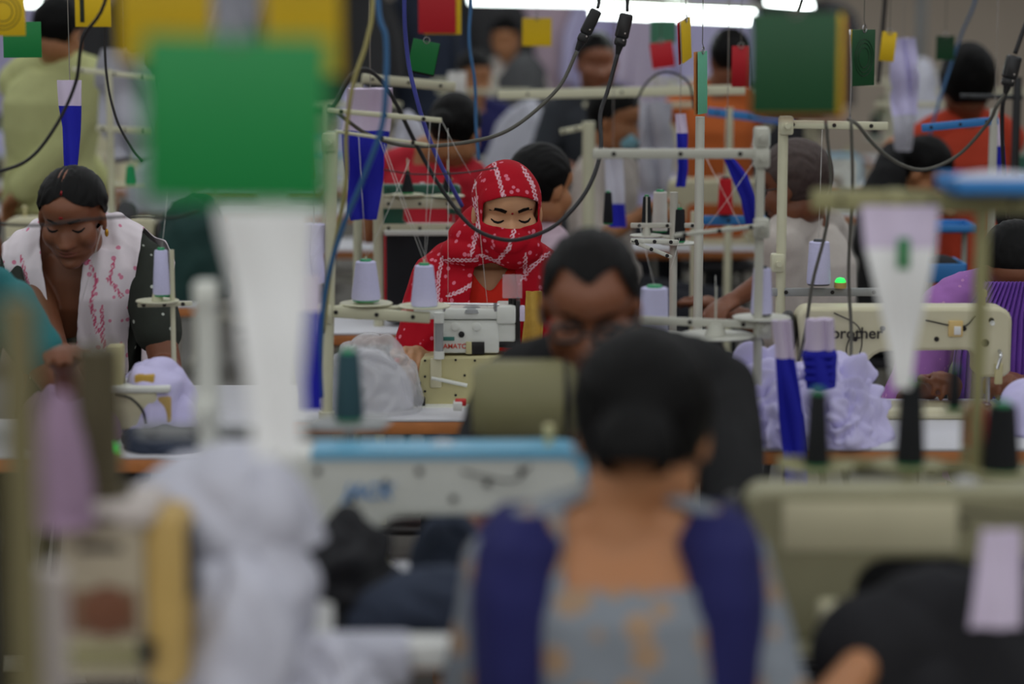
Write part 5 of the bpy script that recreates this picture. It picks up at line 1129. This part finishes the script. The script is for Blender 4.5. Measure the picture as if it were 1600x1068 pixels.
for ri, Y in enumerate((7.75, 9.55, 11.2, 12.9, 15.2)):
    half = 800 * Y / FPX + .25; n = int(2 * half / 1.22) + 1
    for i in range(n):
        x = -half + .4 + i * 1.22 + (ri % 2) * .3
        if x > half: continue
        if any(abs(px_ - x) < .80 and abs(py_ - Y) < .52 for px_, py_ in FOOT): continue
        o_ = ORD[i]; lab = 'white topped sewing table, %s from the left in the %s' % (o_, ROWN[Y])
        bt = table_at(x, Y, lab, 1.08, .50); TABS.append((x, Y))
        kind = ('cream', 'white', 'green', 'white', 'cream', 'white')[(i + ri * 2) % 6]
        back_machine(kind, (x + .12, Y, TZ), 0 if rb.random() < .5 else PI, '%s sewing machine, %s from the left in the %s' % ({'cream': 'cream', 'white': 'white blue-trimmed', 'green': 'dark green'}[kind], o_, ROWN[Y]))
        if ri > 0:
            lab = 'cream thread stand, %s from the left in the %s' % (o_, ROWN[Y])
            if stand0 is None:
                stand0 = thing('thread_stand', lab, 'thread stand', (0, 0, 0), 'thread stands in the rows behind')
                b = MB(); b.cyl((0, 0, 0), (0, 0, .58), .012, n=10); b.build('post', MATS['cream_metal'], stand0)
                b = MB(); b.rbox((.10, 0, .57), (.46, .012, .022), .003); b.build('upper_crossbar', MATS['cream_metal'], stand0)
                b = MB(); b.rbox((.05, 0, .24), (.34, .02, .018), .003); b.build('lower_crossbar', MATS['cream_metal'], stand0)
                for sx in (-.08, .17):
                    b = MB(); b.lathe([(0, 0), (.055, 0), (.06, .004), (.055, .006), (0, .004)], (sx, 0, .25), n=20); b.build('cone_plate', MATS['machine_white'], stand0)
                s_ = stand0
            else: s_ = dup(stand0, (0, 0, 0), 0, lab, 'thread stands in the rows behind')
            sx, sy = x - .34, Y + .12; s_.location = (sx, sy, TZ)
            for q, dx in enumerate((-.08, .17)):
                cc = rb.choice(['lilac_yarn', 'black_yarn', 'lilac_yarn', 'white_yarn', 'khaki_yarn', 'red_yarn'])
                back_cone(cc, (sx + dx, sy, TZ + .257), 0, 0, '%s cone on the %s plate, %s stand of the %s' % ({'lilac_yarn': 'lilac', 'black_yarn': 'black', 'white_yarn': 'white', 'khaki_yarn': 'khaki', 'red_yarn': 'red'}[cc], ('left', 'right')[q], o_, ROWN[Y]))
# cloth piles on the rear tables and goods against the back wall
PC = ['white_cloth', 'lilac_cloth', 'black_cloth', 'denim', 'white_cloth', 'dark_grey_cloth', 'lilac_cloth', 'green_dark_cloth']
PN = {'white_cloth': 'white', 'lilac_cloth': 'lilac', 'black_cloth': 'black', 'denim': 'navy', 'dark_grey_cloth': 'dark grey', 'green_dark_cloth': 'dark green'}
spots = [(655, 445, 7.2, 100, 84, 'black_cloth', 'in front of the shelf post'), (560, 425, 7.3, 70, 60, 'white_cloth', 'below the wide blue cloth'), (655, 350, 7.6, 120, 24, 'green_dark_cloth', 'below the shelf'), (1000, 400, 7.15, 70, 30, 'dark_grey_cloth', 'behind the short black cone'),
         (1140, 385, 7.2, 90, 40, 'denim', 'beside the white sleeved arm'), (640, 240, 10.6, 80, 60, 'white_cloth', 'behind the red topped woman'), (820, 230, 10.6, 130, 70, 'white_cloth', 'left of the flat bar'), (1020, 230, 10.6, 80, 50, 'lilac_cloth', 'behind the hanging shirt'),
         (1230, 250, 8.8, 90, 90, 'black_cloth', 'behind the grey haired man'), (1360, 240, 9.0, 90, 70, 'denim', 'under the ringed card'), (1340, 330, 8.8, 90, 60, 'white_cloth', 'right of the grey haired man'), (1450, 330, 7.4, 100, 40, 'white_cloth', 'near the blue bins'),
         (250, 290, 10.6, 90, 60, 'white_cloth', 'right of the standing man'), (300, 350, 8.8, 120, 50, 'green_dark_cloth', 'behind the narrow lilac cone'), (200, 370, 8.8, 80, 44, 'dark_grey_cloth', 'behind the gold earring'), (560, 200, 12.7, 80, 60, 'lilac_cloth', 'behind the blue cable'), (820, 150, 12.7, 120, 70, 'dark_grey_cloth', 'below the yellow card'),
         (880, 120, 15.1, 100, 60, 'white_cloth', 'behind the far dark shirted man'), (1060, 130, 15.1, 100, 70, 'lilac_cloth', 'behind the red card'), (700, 110, 15.1, 120, 80, 'denim', 'behind the tilted green card'), (1330, 180, 12.7, 110, 80, 'dark_grey_cloth', 'behind the dark green card'), (1440, 180, 12.7, 80, 90, 'white_cloth', 'left of the far black hair')]
for i, (x, y, Y, w_, h_, c, wh) in enumerate(spots):
    xx = P(x, y, Y).x; ok = [t for t in TABS if abs(t[1] - Y) < 1.1 and abs(t[0] - xx) < .55]
    if not ok: print('no table', i); continue
    Y = min(ok, key=lambda t: abs(t[1] - Y))[1]
    heap(x - w_ / 2, y - h_, x + w_ / 2, y, Y, .32, c, 'blurred %s cloth pile on a rear table %s' % (PN[c], wh), seed=60 + i, amp=.03, freq=8, res=28, group='cloth piles on the rear tables', name='cloth_pile')

# hanging garments on rails at the far end
def garment_proto(c, label):
    R = thing('hanging_shirt', label, 'shirt', (0, 0, 0), 'shirts on the far rails')
    b = MB(); b.loft([(Vector((0, 0, -.78)), Vector((.25, 0, 0)), Vector((0, .05, 0))), (Vector((0, 0, -.45)), Vector((.23, 0, 0)), Vector((0, .055, 0))), (Vector((0, 0, -.15)), Vector((.235, 0, 0)), Vector((0, .05, 0))), (Vector((0, 0, -.06)), Vector((.19, 0, 0)), Vector((0, .035, 0))), (Vector((0, 0, -.01)), Vector((.07, 0, 0)), Vector((0, .03, 0)))], 24)
    me_ = b.build('shirt_body', MATS[c], R)
    for s_ in (-1, 1):
        b = MB(); b.tube([(s_ * .18, 0, -.10), (s_ * .27, 0, -.30), (s_ * .30, 0, -.58)], [.05, .048, .042], 12); b.build('sleeve', MATS[c], R)
    b = MB(); b.tube([(-.18, 0, -.05), (0, 0, .01), (.18, 0, -.05)], .006, 6); b.tube(catmull([(0, 0, .01), (0, 0, .05), (.02, 0, .075), (0, 0, .10), (-.02, 0, .08)], 4), .003, 6); b.build('hanger', MATS['steel_dark'], R)
    return R
gp = {}; cnt = {}
GC = ['white_cloth', 'lilac_cloth', 'white_cloth', 'denim', 'lilac_tape', 'dark_grey_cloth', 'white_cloth', 'dark_grey_cloth', 'pink_shirt', 'lilac_cloth', 'black_cloth', 'white_cloth']
GN = {'white_cloth': 'white', 'lilac_cloth': 'lilac', 'denim': 'navy', 'lilac_tape': 'pale mauve', 'dark_grey_cloth': 'dark grey', 'blue_paint': 'bright blue', 'pink_shirt': 'pink', 'black_cloth': 'black'}
for ri, (Y, z, x0, x1) in enumerate(((14.3, 1.86, -3.4, 2.35), (17.2, 1.80, -4.2, 2.9))):
    b = MB(); b.cyl((x0 - .2, Y, z + .09), (x1 + .2, Y, z + .09), .015, n=10)
    rr_ = thing('garment_rail', 'long steel garment rail, %s of the two at the far end' % ('nearer', 'farther')[ri], 'rail', ((x0 + x1) / 2, Y, 0)); b.build('rail_bar', MATS['galvanised'], rr_, world=True)
    for xx in (x0 - .15, (x0 + x1) / 2 + .03, x1 + .15):
        b = MB(); b.cyl((xx, Y, 0), (xx, Y, z + .09), .018, n=10); b.rbox((xx, Y, .02), (.06, .5, .04), .01); b.build('upright', MATS['galvanised'], rr_, world=True)
    n = int((x1 - x0) / .36)
    for i in range(n):
        c = rb.choice(GC); cnt[(ri, c)] = cnt.get((ri, c), 0) + 1; k = cnt[(ri, c)]
        lab = '%s shirt on the %s far rail, %s of that colour from the left' % (GN[c], ('nearer', 'farther')[ri], ORD[min(k, 8) - 1] if k <= 8 else 'ninth or later')
        loc = (x0 + i * .36 + rb.uniform(-.05, .05), Y, z)
        if c not in gp: gp[c] = garment_proto(c, lab); gp[c].location = loc; gp[c].rotation_euler = (0, 0, rb.uniform(-.9, .9))
        else: dup(gp[c], loc, rb.uniform(-.9, .9), lab)

t_ = make_table('small table carrying the black crate left of the headscarf', .56, .40, 'table_white', group='white topped sewing tables'); t_.location = (P(612, 400, 7.05).x, 7.05, 0)
cr = thing('plastic_crate', 'black crate on the small table behind the shelf post, left of the headscarf', 'crate', (P(652, 400, 7.1).x, 7.1, TZ))
b = MB(); pbox(b, 604, 366, 700, 503, 6.98, .24, .008); b.build('crate_body', MATS['black_cloth'], cr, world=True)
b = MB(); pbox(b, 600, 360, 704, 368, 6.97, .26, .003); b.build('white_lid', MATS['machine_white'], cr, world=True)
gm_ = dup(made['green'], (P(655, 360, 7.1).x, 7.1, P(655, 360, 7.1).z + .003), 0, 'small dark green machine on the black crate behind the shelf post', 'machines in the rows behind', scale=.52)
# ================================================================ light and camera
def fixture(p, q, label, th=.045, cover='white_cloth', wires=True):
    p, q = Vector(p), Vector(q); R = thing('tube_lamp', label, 'lamp', ((p + q) / 2), 'hanging tube lamps'); d = (q - p).normalized()
    b = MB(); b.cyl(p, q, th * .55, n=16); b.build('fluorescent_tube', MATS['tube_lit'], R, world=True)
    b = MB(); m_ = (p + q) / 2 + Vector((0, 0, th * .75)); a, bb = frame_of(d); b.rbox(m_, ((q - p).length + .06, th * 1.6, th * .4), .004, R=Matrix((d, a, bb)).transposed()); b.build('batten', MATS['cream_metal_grey'], R, world=True)
    for t in (.15, .85):
        s = p.lerp(q, t) + Vector((0, 0, th * .8)); b = MB(); b.cyl(s, Vector((s.x, s.y, 4.2)), .003, n=6); b.build('hanging_wire', MATS['grey_cable'], R, world=True)
    return R
fixture(P(925, 16, 10.6), P(1178, 27, 10.3), 'lit tube lamp crossing behind the two black cable plugs', .062)
fixture(P(735, 0, 12.6), P(1068, 6, 12.2), 'thin lit tube lamp along the top edge of the picture', .036)
fixture(P(1205, 2, 12.0), P(1262, 10, 11.6), 'short lit tube lamp above the dark green card', .06)
fixture(P(20, 4, 12.4), P(70, 6, 12.3), 'small lit tube lamp behind the top left yellow cards', .03)
def area(loc, sx, sy, e, col=(.94, .975, 1)):
    l = bpy.data.lights.new('line_fill_light', 'AREA'); l.shape = 'RECTANGLE'; l.size = sx; l.size_y = sy; l.energy = e; l.color = col
    o = bpy.data.objects.new('line_fill_light', l); C.objects.link(o); o.location = loc; return o
for Y, e in ((-2.2, 120), (-.4, 145), (1.3, 105), (3.2, 75), (5.0, 75), (6.9, 80), (9.2, 85), (12.0, 110), (16.0, 130), (20.0, 150)):  # rows nearest and behind the camera are added fill for surfaces facing it
    area((0, Y, 2.95), 13, .35, e)
w = bpy.data.worlds.new('world'); bpy.context.scene.world = w; w.use_nodes = True
w.node_tree.nodes['Background'].inputs[0].default_value = (.5, .52, .55, 1); w.node_tree.nodes['Background'].inputs[1].default_value = .3
cd = bpy.data.cameras.new('camera'); co_ = bpy.data.objects.new('camera', cd); C.objects.link(co_)
co_.location = (0, 0, CAM_Z); co_.rotation_euler = (PI / 2 - TILT, 0, 0)
cd.sensor_width = 36; cd.lens = FPX * 36 / 1600; cd.clip_start = .05; cd.clip_end = 100
cd.dof.use_dof = True; cd.dof.focus_distance = 5.95; cd.dof.aperture_fstop = 1.4
sc = bpy.context.scene; sc.camera = co_
sc.view_settings.view_transform = 'Standard'; sc.view_settings.look = 'None'; sc.view_settings.exposure = -0.42; sc.view_settings.gamma = 1; sc.view_settings.use_curve_mapping = False
